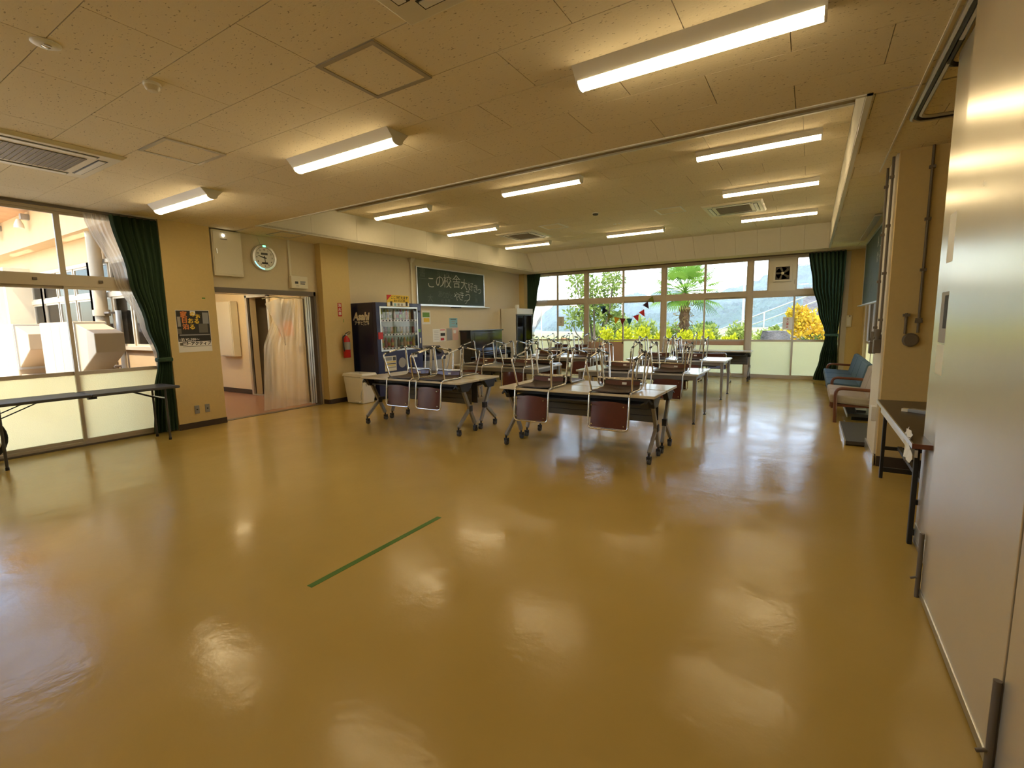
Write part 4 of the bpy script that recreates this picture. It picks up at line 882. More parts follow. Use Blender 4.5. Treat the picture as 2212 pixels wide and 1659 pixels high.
FL1 = make_flip('laminate'); FL1.location = (-4.60, 4.885, 0); FL1['label'] = 'beige-topped folding table on castors, near half of the pair by the bin'; FL1['group'] = 'folding tables on castors'
dup(FL1, (-4.60, 5.36, 0), PI, 'beige-topped folding table on castors, far half of the pair by the bin')
dup(FL1, (-2.15, 4.825, 0), 0, 'front folding table on castors nearest the camera, near half of its pair')
dup(FL1, (-2.15, 5.30, 0), PI, 'folding table on castors joined behind the one nearest the camera')
dup(FL1, (-5.60, 12.25, 0), 0, 'folding table on castors at the window behind the refrigerator-side tables')
dup(FL1, (-2.02, 12.30, 0), 0, 'folding table on castors at the window with two upright chairs')

def make_desk():
    t = thing('meeting_table', '-', 'table')
    obj('table_top', MB().box(-.9, .9, -.45, .45, .672, .70), 'white_top', t, bevel=.005, local=True)
    m = MB(); m.box(-.82, .82, -.40, -.375, .61, .671); m.box(-.82, .82, .375, .40, .61, .671); m.box(-.84, -.815, -.40, .40, .61, .671); m.box(.815, .84, -.40, .40, .61, .671); obj('apron', m, 'leg_grey', t, local=True)
    obj('under_shelf', MB().box(-.72, .72, -.25, .25, .575, .588), 'dark_grey', t, local=True)
    for x in (-.845, .845):
        for y in (-.40, .40):
            l = obj('leg', MB().hexa([(x-.016, y-.016, .03), (x+.016, y-.016, .03), (x+.016, y+.016, .03), (x-.016, y+.016, .03), (x-.026, y-.026, .672), (x+.026, y-.026, .672), (x+.026, y+.026, .672), (x-.026, y+.026, .672)]), 'leg_grey', t, bevel=.005, local=True)
            obj('foot', MB().lathe([(.02, 0), (.02, .012), (.009, .016), (.009, .032)], (x, y, 0), 10), 'black', l, smooth=40, local=True)
    return t
DK = make_desk(); DK.location = (-4.62, 7.20, 0); DK['label'] = 'white-topped straight-leg table behind the beige folding tables'; DK['group'] = 'straight-leg tables'
dup(DK, (-2.15, 7.20, 0), 0, 'white-topped straight-leg table behind the table nearest the camera')
dup(DK, (-4.62, 9.58, 0), 0, 'white-topped straight-leg table in third row facing the piano')
dup(DK, (-2.15, 9.56, 0), 0, 'white-topped straight-leg table in third row by the window')
ZT = .7005
GR = 'chairs upturned on the tables'
def near(x, y, lab): chair(x, y-.008, ZT, 0, lab, GR)
def far(x, y, lab): chair(x, y+.008, ZT, PI, lab, GR)
near(-4.71, 4.66, 'upturned chair on beige table, near edge, closest to the waste bin')
near(-4.165, 4.66, 'upturned chair on beige table, near edge, second from the waste bin')
far(-4.30, 5.585, 'upturned chair on beige table, far edge, nearer the middle aisle')
far(-4.85, 5.585, 'upturned chair on beige table, far edge, nearer the waste bin')
near(-2.60, 4.60, 'upturned chair on table nearest the camera, near edge, beside the beige table')
near(-1.70, 4.60, 'upturned chair on table nearest the camera, near edge, aisle end')
far(-2.60, 5.525, 'upturned chair on table nearest the camera, far edge, beside the beige table')
far(-1.82, 5.525, 'upturned chair on table nearest the camera, far edge, aisle end')
near(-5.02, 6.75, 'upturned chair on second-row piano-side table, near edge, wall end')
near(-4.18, 6.75, 'upturned chair on second-row piano-side table, near edge, middle')
far(-4.68, 7.65, 'upturned chair on second-row piano-side table, far edge, wall end')
far(-3.98, 7.65, 'upturned chair on second-row piano-side table, far edge, aisle end')
near(-2.42, 6.75, 'upturned chair on second-row window-side table, near edge, middle')
near(-1.66, 6.75, 'upturned chair on second-row window-side table, near edge, aisle end')
far(-2.55, 7.65, 'upturned chair on second-row window-side table, far edge, middle')
far(-1.80, 7.65, 'upturned chair on second-row window-side table, far edge, aisle end')
near(-4.98, 9.13, 'upturned chair on third-row piano-side table, near edge, wall end')
near(-4.00, 9.13, 'upturned chair on third-row piano-side table, near edge, aisle end')
far(-4.95, 10.03, 'upturned chair on third-row piano-side table, far edge, wall end')
far(-4.15, 10.03, 'upturned chair on third-row piano-side table, far edge, aisle end')
near(-2.50, 9.11, 'upturned chair on third-row window-side table, near edge, middle')
near(-1.85, 9.11, 'upturned chair on third-row window-side table, near edge, aisle end')
far(-2.70, 10.01, 'upturned chair on third-row window-side table, far edge, middle')
far(-2.00, 10.01, 'upturned chair on third-row window-side table, far edge, aisle end')
near(-6.05, 12.017, 'upturned chair on window table next to the refrigerator')
near(-5.45, 12.017, 'upturned chair on window table, one along from the refrigerator')
near(-2.62, 12.067, 'upturned chair on the window table above the upright chairs')
chair(-2.40, 11.50, .352, PI, 'upright red-brown chair at window table, farther from curtain', 'upright chairs at the window table', True)
chair(-1.76, 11.50, .352, PI, 'upright red-brown chair at window table, nearer the curtain', 'upright chairs at the window table', True)

# black folding table by the court window
t = thing('folding_table', 'long black plastic folding table by the court window', 'table', (-7.2, 2.05, 0))
X0, X1, Y0, Y1 = -7.46, -6.95, 1.13, 2.95
obj('table_top', MB().box(X0, X1, Y0, 2.037, .668, .70), 'dark_grey', t, bevel=.010); obj('table_top', MB().box(X0, X1, 2.043, Y1, .668, .70), 'dark_grey', t, bevel=.010)
obj('hinge_catch', MB().box(X1-.10, X1-.05, 2.02, 2.10, .64, .668), 'black', t)
for y, s in ((1.30, 1), (2.80, -1)):
    for x in (X0+.07, X1-.07): l = obj('leg', MB().cyl((x, y, .0), (x, y, .668), .013, 10), 'dark_grey', t, smooth=40); obj('foot', MB().cyl((x, y, 0), (x, y, .03), .017, 10), 'black', l, smooth=40)
    obj('cross_tube', MB().tube([(X0+.07, y, .55), (X1-.07, y, .55)], .010, 8), 'steel', t, smooth=40)
    for x in (X0+.12, X1-.12): obj('brace', MB().tube([(x, y, .53), (x, y+s*.30, .66)], .006, 6), 'black', t)
# bicycle leaning behind the table, only its wheel edge shows
t = thing('bicycle', 'bicycle parked behind the black table, only wheel edge showing', 'bicycle', (-7.53, .7, 0))
def wheel(y):
    c = (-7.53, y, .275)
    tor = []
    for k in range(29): a = 2*PI*k/28; tor.append((c[0], c[1]+.25*math.cos(a), c[2]+.25*math.sin(a)))
    w_ = obj('wheel', MB().tube(tor, .025, 8, False), 'tyre', t, smooth=60)
    obj('rim', MB().tube([(c[0], c[1]+(p[1]-c[1])*.90, c[2]+(p[2]-c[2])*.90) for p in tor], .010, 6, False), 'alu', w_, smooth=60)
    m = MB()
    for k in range(18): a = 2*PI*k/18; m.tube([(c[0]+(.02 if k % 2 else -.02), c[1], c[2]), (c[0], c[1]+.22*math.cos(a), c[2]+.22*math.sin(a))], .0015, 3)
    obj('spokes', m, 'steel', w_); obj('hub', MB().cyl((c[0]-.04, c[1], c[2]), (c[0]+.04, c[1], c[2]), .018, 10), 'steel', w_, smooth=40)
wheel(1.165); wheel(.20)
m = MB()
for a, b in (((-7.53, 1.165, .275), (-7.53, 1.04, .74)), ((-7.53, 1.10, .66), (-7.53, .68, .27)), ((-7.53, .68, .27), (-7.53, .50, .74)), ((-7.53, 1.10, .62), (-7.53, .52, .62)), ((-7.53, .20, .275), (-7.53, .68, .27)), ((-7.53, .20, .275), (-7.53, .53, .60))): m.tube([a, b], .016, 8)
obj('frame', m, 'black', t, smooth=50); obj('saddle', MB().box(-7.60, -7.46, .38, .62, .74, .79), 'black', t, bevel=.02); obj('handlebar', MB().tube([(-7.62, 1.0, .86), (-7.53, 1.08, .76), (-7.42, 1.0, .86)], .012, 8), 'chrome', t, smooth=40)
tag(obj('floor_tape', MB().box(-2.305, -2.265, 1.50, 2.60, 0, .0012), 'tape_green'), 'strip of green tape stuck on the floor', 'tape')

# ================================================================== RIGHT SIDE
# folding partition: three hinged leaves
def leaf(x, y0, y1, label, bolt=True):
    t = thing('partition_panel', label, 'partition', (x+.03, (y0+y1)/2, 0), 0, 'folding partition panels')
    obj('face', MB().box(x, x+.06, y0+.004, y1-.004, .045, ZC-.012), 'partition', t, bevel=.003); obj('edge_seal', MB().box(x+.012, x+.048, y1-.005, y1+.004, .045, ZC-.012), 'black', t)
    obj('floor_rail', MB().box(x-.006, x+.066, y0+.006, y1-.006, .012, .05), 'steel', t, bevel=.004); obj('floor_seal', MB().box(x+.01, x+.05, y0+.006, y1-.006, 0, .012), 'black', t)
    if bolt:
        b = obj('drop_bolt', MB().cyl((x-.012, y1+.001, .0), (x-.012, y1+.001, .34), .011, 10), 'frame_dark', t, smooth=40); obj('bolt_knob', MB().cyl((x-.012, y1, .11), (x-.045, y1-.01, .10), .006, 8), 'frame_dark', b, smooth=40)
    return t
leaf(.545, 1.88, 3.03, 'wide pale folding partition panel in the foreground')
leaf(.545, .70, 1.87, 'folding partition panel cut off at the picture edge beyond its bolt')
p3 = leaf(.625, 3.04, 3.78, 'narrow-looking folding partition panel behind the foreground one', False)
obj('kick_plate', MB().box(.620, .625, 3.06, 3.77, .04, .14), 'alu_bright', p3)
obj('notice_scrap', MB().box(.6225, .625, 3.42, 3.60, 1.72, 1.98), 'paper', p3); obj('photo_scrap', MB().box(.6225, .625, 3.42, 3.62, 1.28, 1.56), 'ink_grey', p3); obj('photo_print', MB().box(.622, .6225, 3.46, 3.54, 1.36, 1.54), 'ink', p3); obj('paper_scrap', MB().box(.6225, .625, 3.40, 3.63, 1.10, 1.27), 'ivory', p3)
tag(obj('paint_chip', MB().add([(.5445, 2.615, 1.925), (.5445, 2.64, 1.93), (.5445, 2.635, 1.945), (.5445, 2.62, 1.95)], [(0, 1, 2, 3)]), 'paper'), 'tiny torn paper scrap on the foreground partition panel', 'paper')

# brown folding table in the alcove
t = thing('folding_table', 'dark brown folding table tucked behind the partition', 'table', (.80, 4.4, 0))
obj('table_top', MB().box(.54, .99, 3.5, 5.28, .678, .70), 'table_brown', t); obj('edge_band', MB().box(.532, .54, 3.5, 5.28, .672, .70), 'alu_bright', t); obj('edge_band', MB().box(.532, .99, 3.492, 3.5, .672, .70), 'wood_red', t); obj('under_rail', MB().box(.56, .575, 3.58, 5.2, .60, .645), 'white_plastic', t)
for y in (3.76, 5.24):
    for x in (.60, .93): obj('leg', MB().box(x-.013, x+.013, y-.018, y+.018, 0, .675), 'black', t, bevel=.004)
    obj('stretcher', MB().box(.60, .93, y-.01, y+.01, .26, .29), 'black', t); obj('foot_rail', MB().box(.60, .93, y-.012, y+.012, .06, .10), 'black', t)
obj('floor_bar', MB().box(.70, .73, 3.76, 5.24, .27, .30), 'black', t)
t = thing('folding_ruler', 'grey wrapped stick lying on the brown folding table', 'stick', (.78, 4.7, .70)); obj('shaft', MB().prism([(.665, 4.66), (.70, 4.70), (.88, 4.56), (.86, 4.50)], 0, 'z', .701, .728), 'mid_grey', t, bevel=.004); obj('tip', MB().prism([(.63, 4.685), (.65, 4.72), (.70, 4.70), (.665, 4.66)], 0, 'z', .701, .722), 'ivory', t)
rows = []
for i in range(7):
    u = i/6; rows.append([(.545-.012*math.sin(k*1.9+i)-.01*u, 3.58+.035*k*(1-.25*u)+.02*math.sin(i), .735-.17*u+.02*math.sin(k*2.2)) for k in range(7)])
tag(obj('plastic_bag', MB().grid(rows), 'paper', smooth=60), 'crumpled white plastic bag hanging at the brown table corner', 'bag')

# wiring on the pillar
def conduit(name, x, y, z0, z1, label, face):
    t = thing(name, label, 'conduit', (x, y, z0)); obj('pipe', MB().cyl((x, y, z0), (x, y, z1), .011, 8), 'frame_dark', t, smooth=40)
    for z in [z0+.12+i*(z1-z0-.3)/3 for i in range(4)]: obj('clamp', MB().box(x-.022, x+.022, y-.016, y+.016, z-.012, z+.012), 'frame_dark', t)
    return t
conduit('conduit_pipe', .585-.014, 5.82, 1.28, ZC, 'dark conduit pipe on the pillar edge, nearer the camera', 'x'); conduit('conduit_pipe', .585-.014, 6.22, 1.20, ZC, 'dark conduit pipe on the pillar edge, farther from the camera', 'x')
conduit('conduit_pipe', .825, 5.632, 1.28, ZC, 'long dark conduit pipe down the ochre pillar face', 'y')
for y, z, lab in ((5.82, 1.08, 'brown valve box under the nearer pillar conduit'), (6.22, 1.05, 'brown valve box with knob under the farther pillar conduit')):
    t = thing('valve_box', lab, 'valve', (.55, y, z)); obj('body', MB().box(.525, .584, y-.045, y+.045, z, z+.13), 'frame_dark', t, bevel=.008); obj('neck', MB().cyl((.555, y, z+.13), (.555, y, z+.23), .024, 12), 'frame_dark', t, smooth=40); obj('knob', MB().lathe([(.012, 0), (.012, .05), (.03, .055), (.03, .07)], (.525, y, z+.15), 12, 'x'), 'frame_dark', t, smooth=40)
t = thing('pillar_outlet', 'brown round electrical outlet box on the ochre pillar face', 'outlet', (.78, 5.63, 1.17)); obj('cover', MB().lathe([(.062, 0), (.062, -.025), (.05, -.035), (.02, -.035)], (.78, 5.65, 1.215), 24, 'y'), 'frame_dark', t, smooth=40); obj('short_pipe', MB().cyl((.735, 5.632, 1.27), (.735, 5.632, 1.46), .011, 8), 'frame_dark', t, smooth=40)
for z, x in ((1.44, .735), (1.38, .825)): obj('clamp', MB().box(x-.025, x+.025, 5.615, 5.65, z-.012, z+.012), 'frame_dark', t)
flat('pillar_switch', MB().box(.545, .585, 5.74, 5.86, .42, .56), 'white_plastic', 'white plastic box low on the pillar edge', 'box', bevel=.006)
# chalkboard in front of the side window
t = thing('blackboard', 'green chalkboard hung across the side window, seen almost edge-on', 'blackboard', (.83, 10.2, 1.63))
obj('slate', MB().box(.845, .865, 8.6, 11.85, 1.68, 2.82), 'chalkboard', t)
for q in ((8.58, 11.87, 2.82, 2.845), (8.58, 11.87, 1.655, 1.68), (8.58, 8.605, 1.68, 2.82), (11.845, 11.87, 1.68, 2.82)): obj('frame_bar', MB().box(.838, .87, *q), 'alu_bright', t)
obj('chalk_tray', MB().box(.77, .84, 8.6, 11.95, 1.64, 1.655), 'alu_bright', t); obj('lamp_hood', MB().box(.70, .78, 8.8, 11.4, 2.86, 2.885), 'alu', t)
for txt, y, z, s, mm in (('A', 9.75, 2.62, .24, 'chalk'), ('丁', 9.35, 2.60, .26, 'chalk'), ('け', 9.70, 2.36, .2, 'chalk'), ('る', 9.35, 2.36, .2, 'chalk'), ('山', 11.1, 2.2, .3, 'chalk_dim'), ('日', 10.6, 2.1, .3, 'chalk_dim'), ('校', 10.3, 1.95, .3, 'chalk_dim'), ('人', 11.3, 1.9, .25, 'chalk_dim'), ('木', 10.8, 1.85, .25, 'chalk_dim')):
    obj('chalk_writing', text_mb(txt, s, plane((.8445, y, z), (0, -1, 0), (0, 0, 1)), 0, .0003), mm, t, recalc=False)

# sofas
def sofa(y0, y1, label, fab, n, arm0, arm1, xb=.86):
    t = thing('lobby_sofa', label, 'sofa', (.55, (y0+y1)/2, 0)); xf = .27
    for k in range(n):
        a = y0+(y1-y0)*k/n+.006; b = y0+(y1-y0)*(k+1)/n-.006
        obj('seat_cushion', MB().hexa([(xf, a, .27), (xb-.10, a, .23), (xb-.10, b, .23), (xf, b, .27), (xf, a, .385), (xb-.10, a, .35), (xb-.10, b, .35), (xf, b, .385)]), fab, t, bevel=.028)
        obj('back_cushion', MB().hexa([(xb-.17, a, .33), (xb-.06, a, .33), (xb-.06, b, .33), (xb-.17, b, .33), (xb-.08, a, .70), (xb, a, .70), (xb, b, .70), (xb-.08, b, .70)]), fab, t, bevel=.028)
    obj('base_rail', MB().box(xf+.06, xb-.1, y0+.03, y1-.03, .215, .25), 'wood_red', t)
    for y, arm in ((y0-.02, arm0), (y1+.02, arm1)):
        if arm:
            pth = fillet([(.345, y, .0), (.335, y, .475), (xb-.05, y, .455)], .09, 7)
            m = MB()
            rows = []
            for p in pth: rows.append(p)
            m.tube(rows, .022, 8); obj('armrest', m, 'wood_red', t, smooth=60)
        else: obj('front_leg', MB().box(.335, .375, y-.02, y+.02, 0, .26), 'wood_red', t, bevel=.004)
        obj('rear_leg', MB().box(xb-.14, xb-.10, y-.02, y+.02, 0, .34), 'wood_red', t, bevel=.004)
    return t
sofa(7.83, 9.05, 'beige upholstered two-seat lobby sofa with wooden arm', 'sofa_beige', 2, True, False)
sofa(9.22, 11.9, 'blue upholstered three-seat lobby sofa under the side window', 'sofa_blue', 3, True, True)
t = thing('folded_table', 'black folded low table lying flat beside the pillar', 'folded table', (.6, 7.0, 0)); obj('slab', MB().box(.40, .90, 6.42, 7.62, .012, .055), 'dark_grey', t, bevel=.004); obj('edge_band', MB().box(.388, .40, 6.42, 7.62, .0, .055), 'alu_bright', t)
t = thing('folded_table', 'black folded low table lying under the beige sofa', 'folded table', (.6, 8.5, 0)); obj('slab', MB().box(.50, .84, 8.0, 8.9, .06, .10), 'dark_grey', t, bevel=.004); obj('edge_band', MB().box(.488, .50, 8.0, 8.9, .05, .10), 'alu_bright', t); obj('foot', MB().box(.55, .80, 8.1, 8.14, 0, .06), 'black', t); obj('foot', MB().box(.55, .80, 8.76, 8.80, 0, .06), 'black', t)
t = thing('small_box', 'small white and black box on the folded table under the sofa', 'box', (.66, 8.3, .10)); obj('lid', MB().box(.60, .72, 8.16, 8.38, .135, .16), 'white_plastic', t); obj('body', MB().box(.605, .715, 8.165, 8.375, .10, .135), 'black', t)

# ================================================================== FAR WALL
t = thing('ventilation_fan', 'square ivory ventilation fan set in the far window panel', 'fan', (-.62, 13.03, 2.28))
obj('housing', bars(-.815, -.435, 2.285, 2.67, .045, .03, lambda m, a0, a1, d0, d1, z0, z1: m.box(a0, a1, 13.015+d0, 13.015+d1, z0, z1)), 'ivory', t, bevel=.004); obj('backing', MB().box(-.775, -.475, 13.03, 13.036, 2.325, 2.63), 'dark_grey', t)
obj('ring', MB().lathe([(.150, .0), (.150, -.012), (.142, -.012), (.142, .0)], (-.625, 13.02, 2.477), 28, 'y'), 'frame_dark', t)
for k in range(5):
    a = k*2*PI/5+.3; c_, s_ = math.cos(a), math.sin(a); ux, uz = c_, s_; vx, vz = -s_, c_
    P = lambda r, q, dy: (-.625+ux*r+vx*q, 13.018+dy, 2.477+uz*r+vz*q)
    obj('blade', MB().add([P(.03, -.02, .004), P(.03, .02, -.004), P(.135, .075, -.012), P(.14, -.02, .012)], [(0, 1, 2, 3)]), 'panel_grey', t)
obj('hub', MB().lathe([(.032, 0), (.032, -.018), (.02, -.024)], (-.625, 13.02, 2.477), 18, 'y'), 'ivory', t, smooth=40); obj('pull_cord', MB().box(-.372, -.366, 12.99, 12.996, 2.22, 2.32), 'black', t)
fl = [(-5.03, 1.86, 'flag_blue', 6), (-4.95, 1.78, 'flag_navy', -38), (-4.80, 1.62, 'flag_olive', -32), (-4.62, 1.535, 'flag_yellow', -12), (-4.45, 1.505, 'flag_maroon', -6), (-4.26, 1.50, 'flag_teal', 0), (-4.08, 1.585, 'flag_red', 20), (-3.93, 1.70, 'flag_red', 30), (-3.83, 1.90, 'flag_plum', 34), (-3.70, 2.03, 'flag_olive', 40)]
for i, (x, z, mm, ang) in enumerate(fl):
    a = math.radians(ang); c_, s_ = math.cos(a), math.sin(a)
    q = lambda u, v: (x+u*c_-v*s_, 12.99, z+u*s_+v*c_)
    colr = mm.split('_')[1]
    m = MB(); m.add([q(-.085, 0), q(.085, 0), q(0, -.185), (q(-.085, 0)[0], 12.994, q(-.085, 0)[2]), (q(.085, 0)[0], 12.994, q(.085, 0)[2]), (q(0, -.185)[0], 12.994, q(0, -.185)[2])], [(0, 1, 2), (3, 5, 4), (0, 3, 4, 1), (1, 4, 5, 2), (2, 5, 3, 0)])
    ex_ = {2: ' next to the navy one', 9: ' at the bunting end near the palm', 6: ', lower of the two red', 7: ', upper of the two red'}.get(i, '')
    tag(obj('pennant', m, mm), '%s triangular pennant of the window bunting%s' % (colr, ex_), 'pennant', 'bunting in the far window')
tag(obj('bunting_cord', MB().tube([(x, 12.983, z+.004) for x, z, *_ in fl], .0025, 5), 'ink_grey'), 'thin cord carrying the triangular pennants', 'cord')
for x0, x1, z0, z1, lab, mm in ((-.57, -.37, 1.17, 1.455, 'white paper with red characters in the window near the fan', 'ink_red'), (-6.46, -6.265, 1.32, 1.595, 'white paper with dark characters in window near the refrigerator', 'ink_grey')):
    t = thing('window_notice', lab, 'notice', ((x0+x1)/2, 13.02, z0)); obj('sheet', MB().box(x0, x1, 13.018, 13.021, z0, z1), 'paper', t)
    for k, ch in enumerate('立入禁止'): obj('lettering', text_mb(ch, .05, plane(((x0+x1)/2, 13.0175, z1-.045-.06*k), (1, 0, 0), (0, 0, 1)), .001, .0003), mm, t, recalc=False)
t = thing('wall_controller', 'small ivory controller box on the ochre wall by the curtain', 'controller', (.70, 13.01, 1.21)); obj('case', MB().box(.655, .76, 12.985, 13.02, 1.215, 1.475), 'ivory', t, bevel=.006); obj('window', MB().box(.675, .735, 12.983, 12.985, 1.25, 1.42), 'white_plastic', t); obj('cable_duct', MB().box(.735, .752, 13.005, 13.02, 1.475, 2.55), 'wall_ochre', t); obj('screw_head', MB().box(.71, .73, 12.982, 12.985, 1.445, 1.465), 'black', t)

# ================================================================== OUTSIDE, BEYOND THE FAR WINDOW
struct('ground', MB().box(-80, 40, YW+.17, 46, -.5, -.12), 'grass')
struct('ground_bounce', MB().box(-12, 3, YW+.17, 15.5, -.119, -.08), 'bounce_slab')  # pale slab added to bounce daylight up into the frosted panes
m = MB(); m.grid([[(x, y, -.35+.15*math.sin(x*.05)-.006*(y-45)*(1 if x > -40 else 2.5)) for x in range(-260, 121, 20)] for y in range(45, 246, 20)]); struct('ground_field', m, 'field')
struct('ground_path', MB().box(-30, 40, 30, 33.5, -.119, -.10), 'asphalt')
struct('ground_sea', MB().box(-900, 300, 246, 900, -7.2, -7), 'sea'); struct('ground_bay', MB().box(-400, -46, 60, 246, -3.0, -2.5), 'sea')
def hills(name, ridge, D, depth, seed, base=-8):
    rr = random.Random(seed); rows = []
    nx = 240; xs = [ridge[0][0]+(ridge[-1][0]-ridge[0][0])*i/nx for i in range(nx+1)]
    def h(x):
        for (a, za), (b, zb) in zip(ridge, ridge[1:]):
            if a <= x <= b: u = (x-a)/(b-a); return za+(zb-za)*u
        return ridge[-1][1]
    ny = 46
    for j in range(ny+1):
        u = j/ny; y = D-depth*(1-u); row = []
        for i, x in enumerate(xs):
            z = base+(h(x)-base)*(u**.75)
            z += (math.sin(x*.09+seed+u*4)*.9+math.sin(x*.23+u*9)*.6)*depth*.012*math.sin(PI*min(1, u))
            z += rr.uniform(-1, 1)*depth*.010*(.4+u)
            sc = y/D
            row.append((x*(sc if D > 100 else 1), y, z*1.0 if u < 1 else z))
        rows.append(row)
    rows.append([(x, D+depth*.6, base) for x in xs])
    return struct(name, MB().grid(rows), 'hill')
hills('hill_ridge', [(-260, 6), (-215, 8), (-185, 2), (-168, -4), (-164, 4), (-151, 14.6), (-142, 12.7), (-133, 9), (-118, 12), (-103, 17.2), (-94, 19.1), (-87, 16.5), (-75.6, 21), (-59, 15.3), (-44, 17.8), (-30, 21.1), (-22, 24.7), (-14.6, 27.6), (-7, 29.2), (4, 29.4), (40, 33), (90, 30)], 300, 90, 3)
hills('hill_shoulder', [(-120, -9), (-109, -2), (-100, 3), (-91, 7.5), (-84, 3.5), (-70, 4), (-50, 4.5), (-36, 6), (-22, 8), (-10, 10), (10, 14), (40, 16)], 205, 60, 8)

# sea haze over the bay between the field and the hills
hz = bpy.data.materials.new('haze'); hz.use_nodes = True; hz.node_tree.nodes.clear(); MATS['haze'] = hz
_o = hz.node_tree.nodes.new('ShaderNodeOutputMaterial'); _v = hz.node_tree.nodes.new('ShaderNodeVolumeScatter'); _v.inputs['Color'].default_value = (.72, .88, 1, 1); _v.inputs['Density'].default_value = .0021; _v.inputs['Anisotropy'].default_value = 0
hz.node_tree.links.new(_v.outputs[0], _o.inputs['Volume'])
hb = obj('haze', MB().box(-420, 160, 62, 330, -6.9, 70), 'haze'); hb['kind'] = 'structure'

def leaves(m, c, rx, ry, rz, n, s, rr, shell=.55, long=1.6, drop=0.):
    for _ in range(n):
        while True:
            p = Vector((rr.uniform(-1, 1), rr.uniform(-1, 1), rr.uniform(-1, 1)))
            if shell < p.length < 1: break
        q = Vector((c[0]+p.x*rx, c[1]+p.y*ry, c[2]+p.z*rz))
        d = (p.normalized()+Vector((rr.uniform(-.8, .8), rr.uniform(-.8, .8), rr.uniform(-.5, .9)-drop))).normalized(); w_ = d.orthogonal().normalized()
        a = rr.uniform(0, 2*PI); w_ = (w_*math.cos(a)+d.cross(w_)*math.sin(a)); L = s*rr.uniform(.7, 1.3)
        m.add([q-d*L*long*.5, q+w_*L*.38, q+d*L*long*.5, q-w_*L*.38], [(0, 1, 2, 3)])
    return m
def shrub(x, y, z, rx, rz, n, s, mm, label, name='shrub', seed=0, stems=5):
    rr = random.Random(seed); t = thing(name, label, 'shrub', (x, y, z), 0, 'shrubs beyond the far window'); m = MB()
    for k in range(7): a = 2*PI*k/7; leaves(m, (x+rx*.45*math.cos(a), y+rx*.35*math.sin(a), z+rz*(.5+.3*rr.random())), rx*.6, rx*.5, rz*.55, n//7, s, rr, .3)
    obj('foliage', m, mm, t, recalc=False)
    m = MB()
    for k in range(stems): a = rr.uniform(0, 2*PI); m.tube([(x, y, z), (x+rx*.3*math.cos(a), y+rx*.3*math.sin(a), z+rz*.6)], .02, 5, True, .008)
    obj('stems', m, 'bark', t); return t
wd = ('nearest the leafy tree', 'between leafy tree and palm', 'just before the palm', 'at the palm foot', 'just past the palm', 'second past the palm', 'third past the palm', 'at the grey rock')
for k, x in enumerate((-6.45, -5.75, -5.05, -4.35, -3.65, -2.95, -2.25, -1.55)):
    shrub(x, 16.9+.12*math.sin(k*2.3), -.12, .345, (1.02, 1.12, 1.06, .98, .98, .95, .88, .72)[k], 1500, .075, 'leaf_bush', 'bright yellow-green bush '+wd[k], seed=20+k)
wd2 = ('first', 'second', 'third', 'fourth', 'fifth', 'sixth', 'seventh')
for k, x in enumerate((-8.4, -7.2, -6.0, -4.8, -3.6, -2.4, -1.3)):
    shrub(x, 20.5+.5*math.sin(k*1.7), -.12, .56, (1.25, 1.4, 1.35, 1.25, 1.2, 1.15, 1.0)[k], 1200, .10, 'leaf_olive', 'olive-green bush in the rear row, %s from the leafy tree side' % wd2[k], seed=40+k)
# broad-leaved tree
rr = random.Random(5); TXx, TYy = -7.3, 18.0
t = thing('leafy_tree', 'small leafy tree with several bare stems outside the window', 'tree', (TXx, TYy, -.12)); m = MB(); tips = []
for k in range(7):
    a = 2*PI*k/7+.4; r_ = rr.uniform(.25, .8); p0 = (TXx+.1*math.cos(a), TYy+.1*math.sin(a), -.12); p1 = (TXx+r_*.5*math.cos(a), TYy+r_*.4*math.sin(a), .75+rr.uniform(0, .2)); p2 = (TXx+r_*math.cos(a), TYy+r_*.8*math.sin(a), 1.7+rr.uniform(-.2, .3)); p3 = (TXx+r_*1.1*math.cos(a)+rr.uniform(-.1, .1), TYy+r_*math.sin(a), 2.7+rr.uniform(-.4, .7))
    m.tube([p0, p1, p2, p3], .075, 7, True, .012); tips += [p2, p3]
m.tube([(TXx-.1, TYy, .3), (TXx-.75, TYy-.1, .95), (TXx-1.05, TYy, 1.5)], .04, 6, True, .012); m.tube([(TXx+.1, TYy, .3), (TXx+.7, TYy-.1, .85), (TXx+.95, TYy, 1.15)], .035, 6, True, .012)
m.tube([(TXx, TYy, -.12), (TXx, TYy, .5)], .13, 8, True, .09)
obj('trunk', m, 'bark', t, smooth=60)
m = MB(); tips += [(TXx-1.05, TYy, 1.55), (TXx+.95, TYy, 1.3), (TXx, TYy, 2.4), (TXx+.3, TYy-.2, 2.0), (TXx-.4, TYy, 2.0)]
for p in tips: leaves(m, p, .48, .42, .48, 95, .11, rr, .2, 1.7, .3)
for k in range(13):
    x = TXx+rr.uniform(-1.25, 1.05); z0 = 2.4+rr.uniform(-.3, .4)-.35*abs(x-TXx); hh = rr.uniform(.5, 1.0)
    for i in range(10): leaves(m, (x+.03*math.sin(i), TYy+rr.uniform(-.2, .2), z0+hh*i/9), .09, .09, .06, 2, .085, rr, 0, 1.8)
obj('foliage', m, 'leaf_tree', t, recalc=False)
